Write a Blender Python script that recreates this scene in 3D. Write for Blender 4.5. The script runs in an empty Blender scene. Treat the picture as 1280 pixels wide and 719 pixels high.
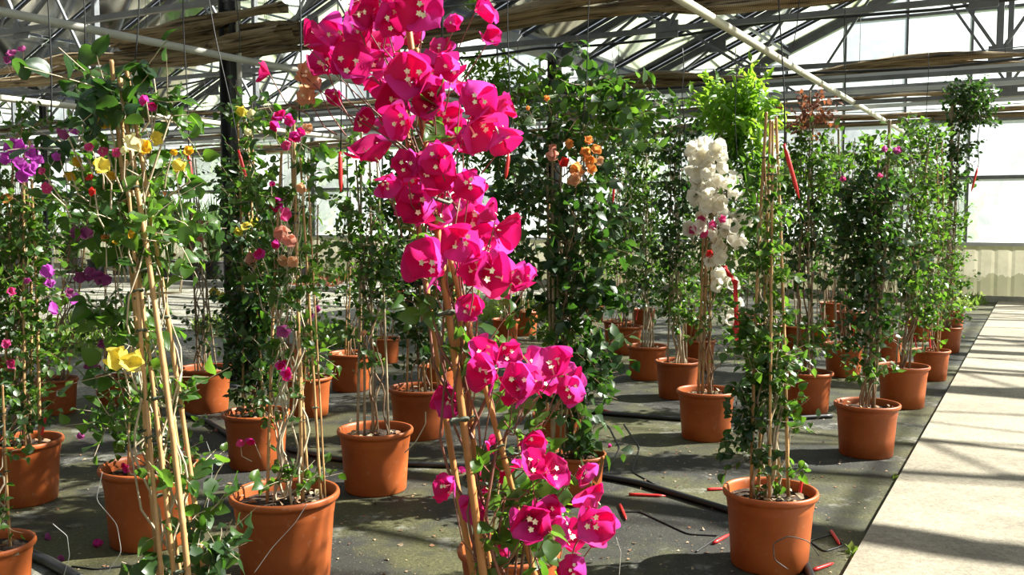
import bpy, math, random
import numpy as np
from mathutils import Vector

S = bpy.context.scene
COL = S.collection
R = random.Random(7)
NR = np.random.default_rng(11)
F = 1200.0
CAM = np.array([0.0, 0.0, 1.40])
TH = math.atan((359.5 - 272) / F)
FW = np.array([0, math.cos(TH), -math.sin(TH)])
UP = np.array([0, math.sin(TH), math.cos(TH)])
RT = np.array([1.0, 0, 0])
# greenhouse axes: A runs down the house, P across it
AX = math.radians(29)
A = np.array([math.sin(AX), math.cos(AX), 0]); P = np.array([math.cos(AX), -math.sin(AX), 0])

def ray(px, py): return FW + RT * (px - 640) / F + UP * (359.5 - py) / F
def at_t(px, py, t): return CAM + ray(px, py) * t
def at_z(px, py, z):
    d = ray(px, py); return CAM + d * ((z - CAM[2]) / d[2])
def at_a(px, py, a):
    d = ray(px, py); return CAM + d * (a / d.dot(A))
def ua(u, a, z=0.0): return P * u + A * a + np.array([0, 0, z])
def unit(v):
    v = np.asarray(v, float); return v / (np.linalg.norm(v) + 1e-9)

# ------------------------------------------------------------------ mesh collector
class MB:
    def __init__(s): s.v = []; s.f = {}; s.n = 0
    def add(s, verts, faces):
        verts = np.asarray(verts, float).reshape(-1, 3); s.v.append(verts)
        for f in faces: s.f.setdefault(len(f), []).append(np.array([f]) + s.n)
        s.n += len(verts)
    def add_np(s, verts, farrs):
        s.v.append(verts)
        for fa in farrs: s.f.setdefault(fa.shape[1], []).append(fa + s.n)
        s.n += len(verts)
    def box(s, c, sx, sy, sz, ex=None, ey=None, ez=None):
        ex = RT if ex is None else ex; ey = np.array([0, 1., 0]) if ey is None else ey; ez = np.array([0, 0, 1.]) if ez is None else ez
        c = np.asarray(c, float); vs = []
        for k in (-1, 1):
            for j in (-1, 1):
                for i in (-1, 1): vs.append(c + ex * i * sx / 2 + ey * j * sy / 2 + ez * k * sz / 2)
        s.add(vs, [(0, 2, 3, 1), (4, 5, 7, 6), (0, 1, 5, 4), (2, 6, 7, 3), (0, 4, 6, 2), (1, 3, 7, 5)])
    def beam(s, p, q, w, h, side=None):
        p = np.asarray(p, float); q = np.asarray(q, float); d = q - p; L = np.linalg.norm(d); d = d / L
        side = np.array([0, 0, 1.]) if side is None else side
        if abs(d.dot(side)) > .95: side = A
        e = unit(np.cross(d, side)); g = np.cross(e, d)
        s.box((p + q) / 2, L, w, h, d, e, g)
    def tube(s, pts, rad, n=6, cap=True):
        pts = np.asarray(pts, float); m = len(pts)
        rad = np.full(m, rad) if np.isscalar(rad) else np.asarray(rad, float)
        tan = np.gradient(pts, axis=0); tan /= (np.linalg.norm(tan, axis=1, keepdims=True) + 1e-9)
        ref = np.array([0, 0, 1.]) if abs(tan[0][2]) < .8 else np.array([1., 0, 0])
        e = np.cross(tan, ref); e /= (np.linalg.norm(e, axis=1, keepdims=True) + 1e-9)
        g = np.cross(e, tan)
        an = np.arange(n) * 2 * math.pi / n
        ring = (e[:, None, :] * np.cos(an)[None, :, None] + g[:, None, :] * np.sin(an)[None, :, None]) * rad[:, None, None] + pts[:, None, :]
        i = np.arange(m - 1)[:, None] * n; j = np.arange(n)[None, :]; j2 = (j + 1) % n
        fa = np.stack([i + j, i + j2, i + n + j2, i + n + j], -1).reshape(-1, 4)
        v = ring.reshape(-1, 3)
        s.v.append(v); s.f.setdefault(4, []).append(fa + s.n)
        if cap:
            s.f.setdefault(n, []).append(np.array([list(range(n))[::-1]]) + s.n)
            s.f.setdefault(n, []).append(np.array([[(m - 1) * n + k for k in range(n)]]) + s.n)
        s.n += len(v)
    def lathe(s, prof, c, n=40, closed=False):
        prof = np.asarray(prof, float); m = len(prof); an = np.arange(n) * 2 * math.pi / n
        v = np.stack([prof[:, 0][:, None] * np.cos(an), prof[:, 0][:, None] * np.sin(an), np.repeat(prof[:, 1][:, None], n, 1)], -1).reshape(-1, 3) + np.asarray(c)
        i = np.arange(m - 1)[:, None] * n; j = np.arange(n)[None, :]; j2 = (j + 1) % n
        fa = np.stack([i + j, i + j2, i + n + j2, i + n + j], -1).reshape(-1, 4)
        s.v.append(v); s.f.setdefault(4, []).append(fa + s.n); s.n += len(v)
    def mesh(s, name, off=None, smooth=False):
        me = bpy.data.meshes.new(name)
        V = np.concatenate(s.v) if s.v else np.zeros((0, 3))
        if off is not None: V = V - np.asarray(off)
        ls, lt, li = [], [], []; st = 0
        for k, arrs in s.f.items():
            fa = np.concatenate(arrs)
            c = len(fa); ls.append(st + np.arange(c) * k); lt.append(np.full(c, k)); li.append(fa.reshape(-1)); st += c * k
        ls = np.concatenate(ls); lt = np.concatenate(lt); li = np.concatenate(li)
        me.vertices.add(len(V)); me.vertices.foreach_set('co', V.astype(np.float32).reshape(-1))
        me.loops.add(len(li)); me.loops.foreach_set('vertex_index', li.astype(np.int32))
        me.polygons.add(len(ls)); me.polygons.foreach_set('loop_start', ls.astype(np.int32)); me.polygons.foreach_set('loop_total', lt.astype(np.int32))
        me.update(calc_edges=True)
        me.polygons.foreach_set('use_smooth', np.full(len(ls), smooth))
        me.validate()
        return me
    def build(s, name, mat, parent=None, off=None, smooth=False):
        """off: world origin of the object (or of its parent thing)"""
        me = s.mesh(name, off, smooth); me.materials.append(mat)
        o = bpy.data.objects.new(name, me); COL.objects.link(o)
        if parent is not None: o.parent = parent
        elif off is not None: o.location = off
        return o

def tag(o, label=None, cat=None, group=None, kind=None):
    if label: o['label'] = label
    if cat: o['category'] = cat
    if group: o['group'] = group
    if kind: o['kind'] = kind
    return o
def empty(name, loc, label=None, cat=None, group=None):
    o = bpy.data.objects.new(name, None); o.empty_display_size = .1; COL.objects.link(o); o.location = loc
    return tag(o, label, cat, group)

# ------------------------------------------------------------------ materials
def mat(name):
    m = bpy.data.materials.new(name); m.use_nodes = True; nt = m.node_tree
    b = nt.nodes['Principled BSDF']; return m, nt, b, nt.nodes['Material Output']
def N(nt, t, **k):
    n = nt.nodes.new(t)
    for a, v in k.items(): setattr(n, a, v)
    return n
def noise(nt, scale, detail=4, rough=.6, coord='Object', vec=None):
    n = N(nt, 'ShaderNodeTexNoise'); n.inputs['Scale'].default_value = scale; n.inputs['Detail'].default_value = detail; n.inputs['Roughness'].default_value = rough
    if vec is None:
        tc = N(nt, 'ShaderNodeTexCoord'); vec = tc.outputs[coord]
    nt.links.new(vec, n.inputs['Vector']); return n
def ramp(nt, src, stops):
    r = N(nt, 'ShaderNodeValToRGB'); e = r.color_ramp.elements
    while len(e) > 1: e.remove(e[-1])
    for i, (p, c) in enumerate(stops):
        el = e[0] if i == 0 else e.new(p)
        el.position = p; el.color = (*c, 1) if len(c) == 3 else c
    nt.links.new(src, r.inputs[0]); return r
def mixc(nt, fac, a, b, mode='MIX'):
    m = N(nt, 'ShaderNodeMix', data_type='RGBA', blend_type=mode)
    for s, i in ((fac, 0), (a, 6), (b, 7)):
        if hasattr(s, 'links'): nt.links.new(s, m.inputs[i])
        else: m.inputs[i].default_value = s if i == 0 else (*s, 1)
    return m.outputs[2]
def bump(nt, b, src, st=.3, dist=.01):
    n = N(nt, 'ShaderNodeBump'); n.inputs['Strength'].default_value = st; n.inputs['Distance'].default_value = dist
    nt.links.new(src, n.inputs['Height']); nt.links.new(n.outputs[0], b.inputs['Normal'])

def simple(name, c, rough=.6, metal=0, var=.25, scale=8, bmp=0):
    m, nt, b, o = mat(name)
    n = noise(nt, scale)
    c2 = tuple(x * (1 - var) for x in c); c3 = tuple(min(1, x * (1 + var)) for x in c)
    r = ramp(nt, n.outputs[0], [(.3, c2), (.7, c3)])
    nt.links.new(r.outputs[0], b.inputs['Base Color']); b.inputs['Roughness'].default_value = rough; b.inputs['Metallic'].default_value = metal
    if bmp: bump(nt, b, n.outputs[0], bmp)
    return m

def leafy(name, cols, tcols, trans=.42, rough=.38, spec=.5, veins=0.0):
    """thin leaf or bract: colours vary from one leaf to the next"""
    m, nt, b, o = mat(name)
    g = N(nt, 'ShaderNodeNewGeometry')
    n1 = len(cols); st = [((i + .5) / n1, c) for i, c in enumerate(cols)]
    r = ramp(nt, g.outputs['Random Per Island'], st)
    st2 = [((i + .5) / len(tcols), c) for i, c in enumerate(tcols)]
    r2 = ramp(nt, g.outputs['Random Per Island'], st2)
    ns = noise(nt, 60, 2)
    v = ramp(nt, ns.outputs[0], [(.3, (.75, .75, .75)), (.7, (1.15, 1.15, 1.15))])
    c1 = mixc(nt, 1.0, r.outputs[0], v.outputs[0], 'MULTIPLY')
    nt.links.new(c1, b.inputs['Base Color']); b.inputs['Roughness'].default_value = rough; b.inputs['Specular IOR Level'].default_value = spec
    t = N(nt, 'ShaderNodeBsdfTranslucent'); nt.links.new(r2.outputs[0], t.inputs['Color'])
    mx = N(nt, 'ShaderNodeMixShader'); mx.inputs[0].default_value = trans
    nt.links.new(b.outputs[0], mx.inputs[1]); nt.links.new(t.outputs[0], mx.inputs[2]); nt.links.new(mx.outputs[0], o.inputs['Surface'])
    return m

M = {}
M['leaf'] = leafy('leaf_mid', [(.022, .065, .010), (.045, .105, .014), (.03, .08, .02), (.08, .15, .02)], [(.12, .30, .02), (.22, .42, .03), (.16, .34, .04)])
M['leaf_dark'] = leafy('leaf_dark', [(.012, .04, .010), (.022, .055, .014), (.018, .05, .014), (.04, .085, .018)], [(.07, .2, .02), (.12, .28, .03)], .32)
M['leaf_light'] = leafy('leaf_light', [(.10, .24, .02), (.16, .32, .03), (.08, .2, .03)], [(.35, .62, .03), (.45, .7, .06)], .5)
M['leaf_dry'] = leafy('leaf_dry', [(.22, .08, .04), (.3, .12, .07), (.14, .06, .04)], [(.5, .16, .06), (.4, .15, .08)], .35, .6)
M['reed'] = leafy('reed_leaf', [(.05, .12, .03), (.09, .18, .05), (.03, .08, .02)], [(.15, .32, .06), (.25, .4, .1)], .35)
M['weed'] = leafy('weed_leaf', [(.10, .2, .03), (.16, .28, .05), (.2, .26, .08)], [(.3, .5, .06), (.4, .5, .1)], .4)
def bract(name, cols, tcols, trans=.5): return leafy(name, cols, tcols, trans, .55, .25)
B = {
 'magenta': bract('bract_magenta', [(.52, .006, .15), (.62, .012, .22), (.66, .03, .33), (.5, .004, .10)], [(.80, .014, .28), (.84, .035, .42), (.82, .1, .55), (.82, .01, .17)]),
 'pink': bract('bract_pink', [(.6, .03, .2), (.7, .08, .3)], [(.85, .06, .25), (.9, .15, .4)]),
 'purple': bract('bract_purple', [(.5, .05, .5), (.6, .1, .55)], [(.7, .1, .75), (.8, .2, .75)]),
 'mauve': bract('bract_mauve', [(.35, .06, .25), (.42, .1, .3)], [(.55, .1, .4), (.6, .15, .4)]),
 'salmon': bract('bract_salmon', [(.65, .22, .2), (.6, .3, .22)], [(.8, .3, .22), (.8, .4, .3)]),
 'peach': bract('bract_peach', [(.7, .42, .26), (.65, .35, .2)], [(.85, .5, .3), (.8, .45, .25)]),
 'orange': bract('bract_orange', [(.8, .25, .05), (.8, .35, .12)], [(.95, .35, .05), (.95, .45, .15)]),
 'amber': bract('bract_amber', [(.75, .38, .02), (.7, .45, .04)], [(.9, .5, .02), (.85, .55, .05)]),
 'yellow': bract('bract_yellow', [(.8, .7, .16), (.75, .6, .1)], [(.9, .8, .2), (.9, .75, .15)], .4),
 'cream': bract('bract_cream', [(.8, .74, .5), (.78, .72, .42)], [(.85, .8, .5), (.85, .8, .5)], .4),
 'white': bract('bract_white', [(.88, .85, .78), (.86, .81, .72), (.9, .88, .84)], [(.96, .93, .84), (.94, .9, .78)], .55),
 'red': bract('bract_red', [(.75, .03, .03), (.8, .05, .06)], [(.9, .06, .04), (.9, .08, .06)]),
}
M['floret'] = simple('floret_cream', (.85, .8, .55), .6, var=.05)
M['tubefl'] = simple('floret_tube', (.5, .2, .2), .6)
def cane_mat(name, c1, c2):
    m, nt, b, o = mat(name); n = noise(nt, 12, 4); r = ramp(nt, n.outputs[0], [(.3, c1), (.7, c2)])
    nt.links.new(r.outputs[0], b.inputs['Base Color']); b.inputs['Roughness'].default_value = .5; bump(nt, b, n.outputs[0], .2, .002); return m
M['cane'] = cane_mat('bamboo_tan', (.36, .19, .07), (.6, .37, .17))
M['cane_hot'] = cane_mat('bamboo_orange', (.36, .14, .035), (.52, .24, .075))
M['cane_grey'] = cane_mat('bamboo_weathered', (.25, .19, .12), (.45, .36, .24))
M['stem'] = cane_mat('woody_stem', (.16, .09, .05), (.34, .22, .13))
M['stem_red'] = cane_mat('young_red_stem', (.13, .04, .03), (.25, .1, .07))
M['stem_pale'] = cane_mat('pale_stem', (.36, .28, .19), (.55, .46, .33))
M['tie'] = simple('green_tie', (.06, .075, .045), .6)
M['tealtie'] = simple('teal_tie', (.02, .35, .28), .4)
def potm():
    m, nt, b, o = mat('terracotta_plastic')
    oi = N(nt, 'ShaderNodeObjectInfo')
    n = noise(nt, 5, 5); n2 = noise(nt, 40, 3)
    r = ramp(nt, n.outputs[0], [(.25, (.32, .072, .018)), (.6, (.45, .112, .026)), (.85, (.5, .15, .045))])
    rr = ramp(nt, oi.outputs['Random'], [(0, (.82, .8, .8)), (1, (1.05, 1.02, 1))])
    c = mixc(nt, 1.0, r.outputs[0], rr.outputs[0], 'MULTIPLY')
    d = ramp(nt, n2.outputs[0], [(.62, (0, 0, 0)), (.8, (.5, .5, .5))])
    c = mixc(nt, d.outputs[0], c, (.4, .28, .2))
    nt.links.new(c, b.inputs['Base Color']); b.inputs['Roughness'].default_value = .48; b.inputs['Specular IOR Level'].default_value = .4
    bump(nt, b, n2.outputs[0], .06, .002); return m
M['pot'] = potm()
M['blackpot'] = simple('black_pot', (.02, .02, .022), .5)
def soilm():
    m, nt, b, o = mat('potting_soil'); n = noise(nt, 45, 6, .75)
    r = ramp(nt, n.outputs[0], [(.35, (.018, .012, .008)), (.55, (.06, .035, .022)), (.72, (.2, .13, .08))])
    nt.links.new(r.outputs[0], b.inputs['Base Color']); b.inputs['Roughness'].default_value = .95; bump(nt, b, n.outputs[0], .9, .02); return m
M['soil'] = soilm()
M['litter'] = leafy('litter', [(.25, .1, .05), (.4, .22, .12), (.5, .4, .28), (.16, .08, .05), (.35, .28, .16)], [(.4, .2, .1)], .1, .8)
M['hose'] = simple('black_hose', (.015, .015, .017), .42)
M['redplastic'] = simple('red_plastic', (.75, .03, .03), .35, var=.08)
M['redcloth'] = simple('red_ribbon', (.75, .015, .02), .5, var=.1)
M['metal'] = simple('galvanised_steel', (.2, .21, .23), .45, .55, .2, 5)
M['metal_dark'] = simple('dark_steel', (.055, .058, .065), .6, .2, .3, 5)
M['pipe'] = simple('grey_pipe', (.55, .55, .52), .5, .1, .15, 3)
M['pipe_cream'] = simple('cream_pipe', (.66, .62, .5), .5, .0, .15, 3)
M['whiteframe'] = simple('white_frame', (.62, .64, .64), .5, .1, .08, 3)
M['wire'] = simple('thin_wire', (.03, .03, .03), .5)
M['sticker'] = simple('sticker', (.8, .8, .76), .6, var=.06)

def clothm():
    m, nt, b, o = mat('shade_cloth')
    tc = N(nt, 'ShaderNodeTexCoord'); mp = N(nt, 'ShaderNodeMapping'); mp.inputs['Scale'].default_value = (.6, 30, 30)
    nt.links.new(tc.outputs['Object'], mp.inputs['Vector'])
    n = noise(nt, 1.2, 5, .65, vec=mp.outputs[0])
    r = ramp(nt, n.outputs[0], [(.38, (.07, .05, .03)), (.47, (.38, .28, .16)), (.62, (.66, .53, .34))])
    w = N(nt, 'ShaderNodeTexWave'); w.inputs['Scale'].default_value = 22; w.inputs['Distortion'].default_value = 1.5; nt.links.new(tc.outputs['Object'], w.inputs['Vector'])
    wr = ramp(nt, w.outputs[0], [(.2, (.7, .7, .7)), (.6, (1, 1, 1))])
    c = mixc(nt, 1., r.outputs[0], wr.outputs[0], 'MULTIPLY')
    nt.links.new(c, b.inputs['Base Color']); b.inputs['Roughness'].default_value = .8; bump(nt, b, n.outputs[0], .7, .02)
    t = N(nt, 'ShaderNodeBsdfTranslucent'); nt.links.new(c, t.inputs['Color'])
    mx = N(nt, 'ShaderNodeMixShader'); mx.inputs[0].default_value = .3
    nt.links.new(b.outputs[0], mx.inputs[1]); nt.links.new(t.outputs[0], mx.inputs[2]); nt.links.new(mx.outputs[0], o.inputs['Surface'])
    return m
M['cloth'] = clothm()

def glassm(name, dirt, tint=(.93, .96, .96), col=(.75, .78, .76)):
    m, nt, b, o = mat(name); nt.nodes.remove(b)
    tr = N(nt, 'ShaderNodeBsdfTransparent'); tr.inputs[0].default_value = (*tint, 1)
    gl = N(nt, 'ShaderNodeBsdfGlossy'); gl.inputs['Roughness'].default_value = .08; gl.inputs[0].default_value = (.9, .9, .9, 1)
    tl = N(nt, 'ShaderNodeBsdfTranslucent'); tl.inputs[0].default_value = (*col, 1)
    df = N(nt, 'ShaderNodeBsdfDiffuse'); df.inputs[0].default_value = (.35, .37, .33, 1)
    g = N(nt, 'ShaderNodeNewGeometry'); n = noise(nt, 1.6, 6, .7)
    md = N(nt, 'ShaderNodeMath', operation='MULTIPLY'); nt.links.new(g.outputs['Random Per Island'], md.inputs[0]); md.inputs[1].default_value = .7
    ad = N(nt, 'ShaderNodeMath', operation='ADD'); nt.links.new(md.outputs[0], ad.inputs[0]); nt.links.new(n.outputs[0], ad.inputs[1])
    r = ramp(nt, ad.outputs[0], [(.45, (dirt * .35,) * 3), (.8, (dirt * .9,) * 3), (1.0, (min(1, dirt * 1.7),) * 3)])
    m0 = N(nt, 'ShaderNodeMixShader'); m0.inputs[0].default_value = .3; nt.links.new(tl.outputs[0], m0.inputs[1]); nt.links.new(df.outputs[0], m0.inputs[2])
    m1 = N(nt, 'ShaderNodeMixShader'); nt.links.new(r.outputs[0], m1.inputs[0]); nt.links.new(tr.outputs[0], m1.inputs[1]); nt.links.new(m0.outputs[0], m1.inputs[2])
    fr = N(nt, 'ShaderNodeFresnel'); fr.inputs[0].default_value = 1.3
    m2 = N(nt, 'ShaderNodeMixShader'); nt.links.new(fr.outputs[0], m2.inputs[0]); nt.links.new(m1.outputs[0], m2.inputs[1]); nt.links.new(gl.outputs[0], m2.inputs[2])
    nt.links.new(m2.outputs[0], o.inputs['Surface']); return m
M['roofglass'] = glassm('roof_glass', .14, (.74, .79, .82), (.6, .72, .82))
M['wallglass'] = glassm('wall_glass', .42, (.9, .95, .97), (.76, .86, .95))

def groundm():
    m, nt, b, o = mat('mossy_weed_mat')
    n1 = noise(nt, .9, 6, .65); n2 = noise(nt, 7, 6, .7); n3 = noise(nt, 60, 4, .7)
    base = ramp(nt, n2.outputs[0], [(.3, (.013, .0125, .010)), (.6, (.028, .027, .021)), (.8, (.065, .06, .045))])
    moss = ramp(nt, n3.outputs[0], [(.3, (.032, .032, .010)), (.7, (.105, .10, .036))])
    mk = ramp(nt, n1.outputs[0], [(.46, (0, 0, 0)), (.56, (.95, .95, .95))])
    c = mixc(nt, mk.outputs[0], base.outputs[0], moss.outputs[0])
    n4 = noise(nt, 2.3, 8, .75)
    dk = ramp(nt, n4.outputs[0], [(.57, (0, 0, 0)), (.66, (.7, .7, .7))])
    c = mixc(nt, dk.outputs[0], c, (.26, .25, .22))
    n5 = noise(nt, 90, 2, .5); sp = ramp(nt, n5.outputs[0], [(.66, (0, 0, 0)), (.72, (.7, .7, .7))])
    c = mixc(nt, sp.outputs[0], c, (.3, .24, .16))
    nt.links.new(c, b.inputs['Base Color']); b.inputs['Roughness'].default_value = .75
    bump(nt, b, n3.outputs[0], .5, .01); return m
M['ground'] = groundm()
def gravm():
    m, nt, b, o = mat('pale_gravel')
    n1 = noise(nt, 1.3, 6, .7); n2 = noise(nt, 25, 6, .8)
    r = ramp(nt, n2.outputs[0], [(.3, (.12, .11, .09)), (.5, (.34, .32, .27)), (.7, (.58, .55, .47))])
    k = ramp(nt, n1.outputs[0], [(.45, (0, 0, 0)), (.62, (.8, .8, .8))])
    c = mixc(nt, k.outputs[0], r.outputs[0], (.13, .13, .07))
    nt.links.new(c, b.inputs['Base Color']); b.inputs['Roughness'].default_value = .9; bump(nt, b, n2.outputs[0], .8, .03); return m
M['gravel'] = gravm()
def concm():
    m, nt, b, o = mat('path_concrete')
    n1 = noise(nt, 2.2, 8, .7); n2 = noise(nt, 45, 5, .7); n3 = noise(nt, 130, 2)
    r = ramp(nt, n1.outputs[0], [(.3, (.22, .19, .145)), (.5, (.33, .29, .22)), (.7, (.41, .365, .28))])
    g = ramp(nt, n2.outputs[0], [(.35, (.7, .69, .67)), (.6, (1.06, 1.06, 1.06))])
    c = mixc(nt, 1., r.outputs[0], g.outputs[0], 'MULTIPLY')
    sp = ramp(nt, n3.outputs[0], [(.60, (0, 0, 0)), (.66, (.8, .8, .8))])
    c = mixc(nt, sp.outputs[0], c, (.12, .095, .07))
    nt.links.new(c, b.inputs['Base Color']); b.inputs['Roughness'].default_value = .85; bump(nt, b, n2.outputs[0], .35, .006); return m
M['concrete'] = concm()
def panelm():
    m, nt, b, o = mat('corrugated_panel')
    n1 = noise(nt, 2.5, 6, .7); tc = N(nt, 'ShaderNodeTexCoord'); sx = N(nt, 'ShaderNodeSeparateXYZ'); nt.links.new(tc.outputs['Object'], sx.inputs[0])
    r = ramp(nt, n1.outputs[0], [(.38, (.62, .60, .47)), (.6, (.76, .74, .60))])
    ad = N(nt, 'ShaderNodeMath', operation='MULTIPLY_ADD'); nt.links.new(n1.outputs[0], ad.inputs[0]); ad.inputs[1].default_value = -.9; nt.links.new(sx.outputs[2], ad.inputs[2])
    k = ramp(nt, ad.outputs[0], [(-.45, (.6, .6, .6)), (-.25, (.0, .0, .0))])
    c = mixc(nt, k.outputs[0], r.outputs[0], (.2, .22, .1))
    nt.links.new(c, b.inputs['Base Color']); b.inputs['Roughness'].default_value = .6
    t = N(nt, 'ShaderNodeBsdfTranslucent'); nt.links.new(c, t.inputs['Color'])
    mx = N(nt, 'ShaderNodeMixShader'); mx.inputs[0].default_value = .17
    nt.links.new(b.outputs[0], mx.inputs[1]); nt.links.new(t.outputs[0], mx.inputs[2]); nt.links.new(mx.outputs[0], o.inputs['Surface']); return m
M['panel'] = panelm()

# ------------------------------------------------------------------ setting
U0, U1, AN, AF = -27.5, 4.9, -9.3, 17.7
ZE, SL = 3.6, .44
ROWS = [(-5.9, 4.9), (-16.7, -5.9), (-27.5, -16.7)]
def zroof(u):
    for l, r in ROWS:
        if l <= u <= r:
            mid = (l + r) / 2; return ZE + SL * ((r - l) / 2 - abs(u - mid))
    return ZE
def struct(name, mb, m, off=None, smooth=False): return tag(mb.build(name, m, None, off, smooth), kind='structure')

def slab(u0, u1, a0, a1, z0, z1, nu=1, na=1):
    mb = MB(); mb.box(ua((u0 + u1) / 2, (a0 + a1) / 2, (z0 + z1) / 2), u1 - u0, a1 - a0, z1 - z0, P, A); return mb
# path edge u from pixels
pe0 = at_z(1062, 719, .03); pe1 = at_z(1243, 381, .03)
UP_EDGE = float((pe0.dot(P) + pe1.dot(P)) / 2)
struct('floor', slab(-6.5, UP_EDGE - .015, AN, AF, -.12, 0), M['ground'])
struct('floor_gravel', slab(U0, -6.5, AN, AF, -.12, -.004), M['gravel'])
struct('floor_path', slab(UP_EDGE, 2.6, AN, AF, -.12, .03), M['concrete'])
struct('floor_gap', slab(UP_EDGE - .015, UP_EDGE, AN, AF, -.12, -.03), M['soil'])
struct('floor_side', slab(2.6, U1, AN, AF, -.12, 0), M['ground'])
g = MB(); g.box((0, 60, -.2), 260, 260, .1); struct('ground', g, simple('outdoor_grass', (.2, .24, .1), .9, scale=.4))

# gable wall at the far end
wp = MB()
nseg = int((U1 - U0) / .05); us = np.linspace(U0, U1, nseg + 1)
dz = .018 * (np.arange(nseg + 1) % 5 < 1)
v = []
for u, d in zip(us, dz):
    for z in (.1, .94): v.append(ua(u, AF - d, z))
wp.add(v, [(2 * i, 2 * i + 2, 2 * i + 3, 2 * i + 1) for i in range(nseg)])
struct('wall_back', wp, M['panel'])
c = MB(); c.box(ua((U0 + U1) / 2, AF + .02, .05), U1 - U0, .16, .12, P, A); struct('baseboard_back', c, simple('kerb', (.42, .4, .32), .9))
tr = MB()
tr.box(ua((U0 + U1) / 2, AF, .96), U1 - U0, .1, .06, P, A)
struct('trim_sill', tr, M['whiteframe'])
fr = MB(); gl = MB()
fr.beam(ua(U0, AF, 2.06), ua(U1, AF, 2.06), .05, .06); fr.beam(ua(U0, AF, 3.02), ua(U1, AF, 3.02), .08, .09)
u = U0 + .35; k = 0
while u < U1:
    w = .13 if k % 8 == 4 else .045
    fr.beam(ua(u, AF, .96), ua(u, AF, zroof(u)), w * .8, w, A)
    u2 = min(u + 1.0, U1)
    for (z0, z1) in ((.99, 2.03), (2.09, 2.98)):
        gl.add([ua(u, AF, z0), ua(u2, AF, z0), ua(u2, AF, z1), ua(u, AF, z1)], [(0, 1, 2, 3)])
    um = (u + u2) / 2
    gl.add([ua(u, AF, 3.06), ua(u2, AF, 3.06), ua(u2, AF, zroof(u2)), ua(u, AF, zroof(u))], [(0, 1, 2, 3)])
    u += 1.0; k += 1
for l, r in ROWS:
    mid = (l + r) / 2; zr = zroof(mid)
    fr.beam(ua(l, AF, ZE), ua(mid, AF, zr), .08, .12); fr.beam(ua(mid, AF, zr), ua(r, AF, ZE), .08, .12)
    for z in (3.9, 4.8): 
        d = (zr - z) / SL; fr.beam(ua(mid - d, AF, z), ua(mid + d, AF, z), .05, .05)
struct('window_back_frame', fr, M['metal']); struct('window_back_glass', gl, M['wallglass'])
# side wall to the right (glazed) and left
sw = MB(); sg = MB()
a_ = AN
while a_ < AF:
    sw.beam(ua(U1, a_, 0), ua(U1, a_, ZE), .05, .06)
    sg.add([ua(U1, a_, .95), ua(U1, min(a_ + 1, AF), .95), ua(U1, min(a_ + 1, AF), ZE - .05), ua(U1, a_, ZE - .05)], [(0, 1, 2, 3)]); a_ += 1.0
sw.beam(ua(U1, AN, .95), ua(U1, AF, .95), .06, .06); sw.beam(ua(U1, AN, ZE), ua(U1, AF, ZE), .1, .1)
struct('wall_right_frame', sw, M['metal']); struct('wall_right_glass', sg, M['wallglass'])
fw = MB(); V = []; US = [U0, -22.1, -16.7, -11.3, -5.9, -.5, U1]
for i in range(6):
    p_ = [ua(US[i], AN, 0), ua(US[i + 1], AN, 0), ua(US[i + 1], AN, zroof(US[i + 1])), ua(US[i], AN, zroof(US[i]))]; fw.add(p_ + [q - A * .06 for q in p_], [(0, 1, 2, 3), (7, 6, 5, 4), (0, 4, 5, 1), (2, 6, 7, 3)])
struct('wall_front_light_block', fw, simple('light_block_grey', (.22, .22, .2), .8, scale=1))  # unseen dark wall, added behind the camera to block bright horizon light
lw = MB(); lw.box(ua(U0, (AN + AF) / 2, ZE / 2), .05, AF - AN, ZE, P, A); struct('wall_left', lw, M['panel'])
sp = MB(); sp.box(ua(U1, (AN + AF) / 2, .47), .04, AF - AN, .94, P, A); struct('wall_right', sp, M['panel'])

# roof glass, glazing bars, ridge, valleys
rg = MB(); rb = MB(); rp = MB()
for l, r in ROWS:
    mid = (l + r) / 2; zr = zroof(mid)
    for (x0, z0, x1, z1) in ((l, ZE, mid, zr), (mid, zr, r, ZE)):
        na = 27; st = (AF - AN) / na
        for i in range(na):
            a0 = AN + i * st
            rb.beam(ua(x0, a0, z0), ua(x1, a0, z1), .028, .04)
            for j in range(3):
                f0, f1 = j / 3, (j + 1) / 3
                q = lambda f, a: ua(x0 + (x1 - x0) * f, a, z0 + (z1 - z0) * f + .03)
                rg.add([q(f0, a0 + .02), q(f1 - .002, a0 + .02), q(f1 - .002, a0 + st - .02), q(f0, a0 + st - .02)], [(0, 1, 2, 3)])
        for f in (.33, .67):
            rp.beam(ua(x0 + (x1 - x0) * f, AN, z0 + (z1 - z0) * f - .06), ua(x0 + (x1 - x0) * f, AF, z0 + (z1 - z0) * f - .06), .03, .04)
    rp.beam(ua(mid, AN, zr), ua(mid, AF, zr), .08, .1)
    rp.beam(ua(l, AN, ZE), ua(l, AF, ZE), .28, .12)
struct('ceiling_glass', rg, M['roofglass']); struct('ceiling_glazing_bars', rb, M['metal_dark']); struct('ceiling_purlins', rp, M['metal'])
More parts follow.
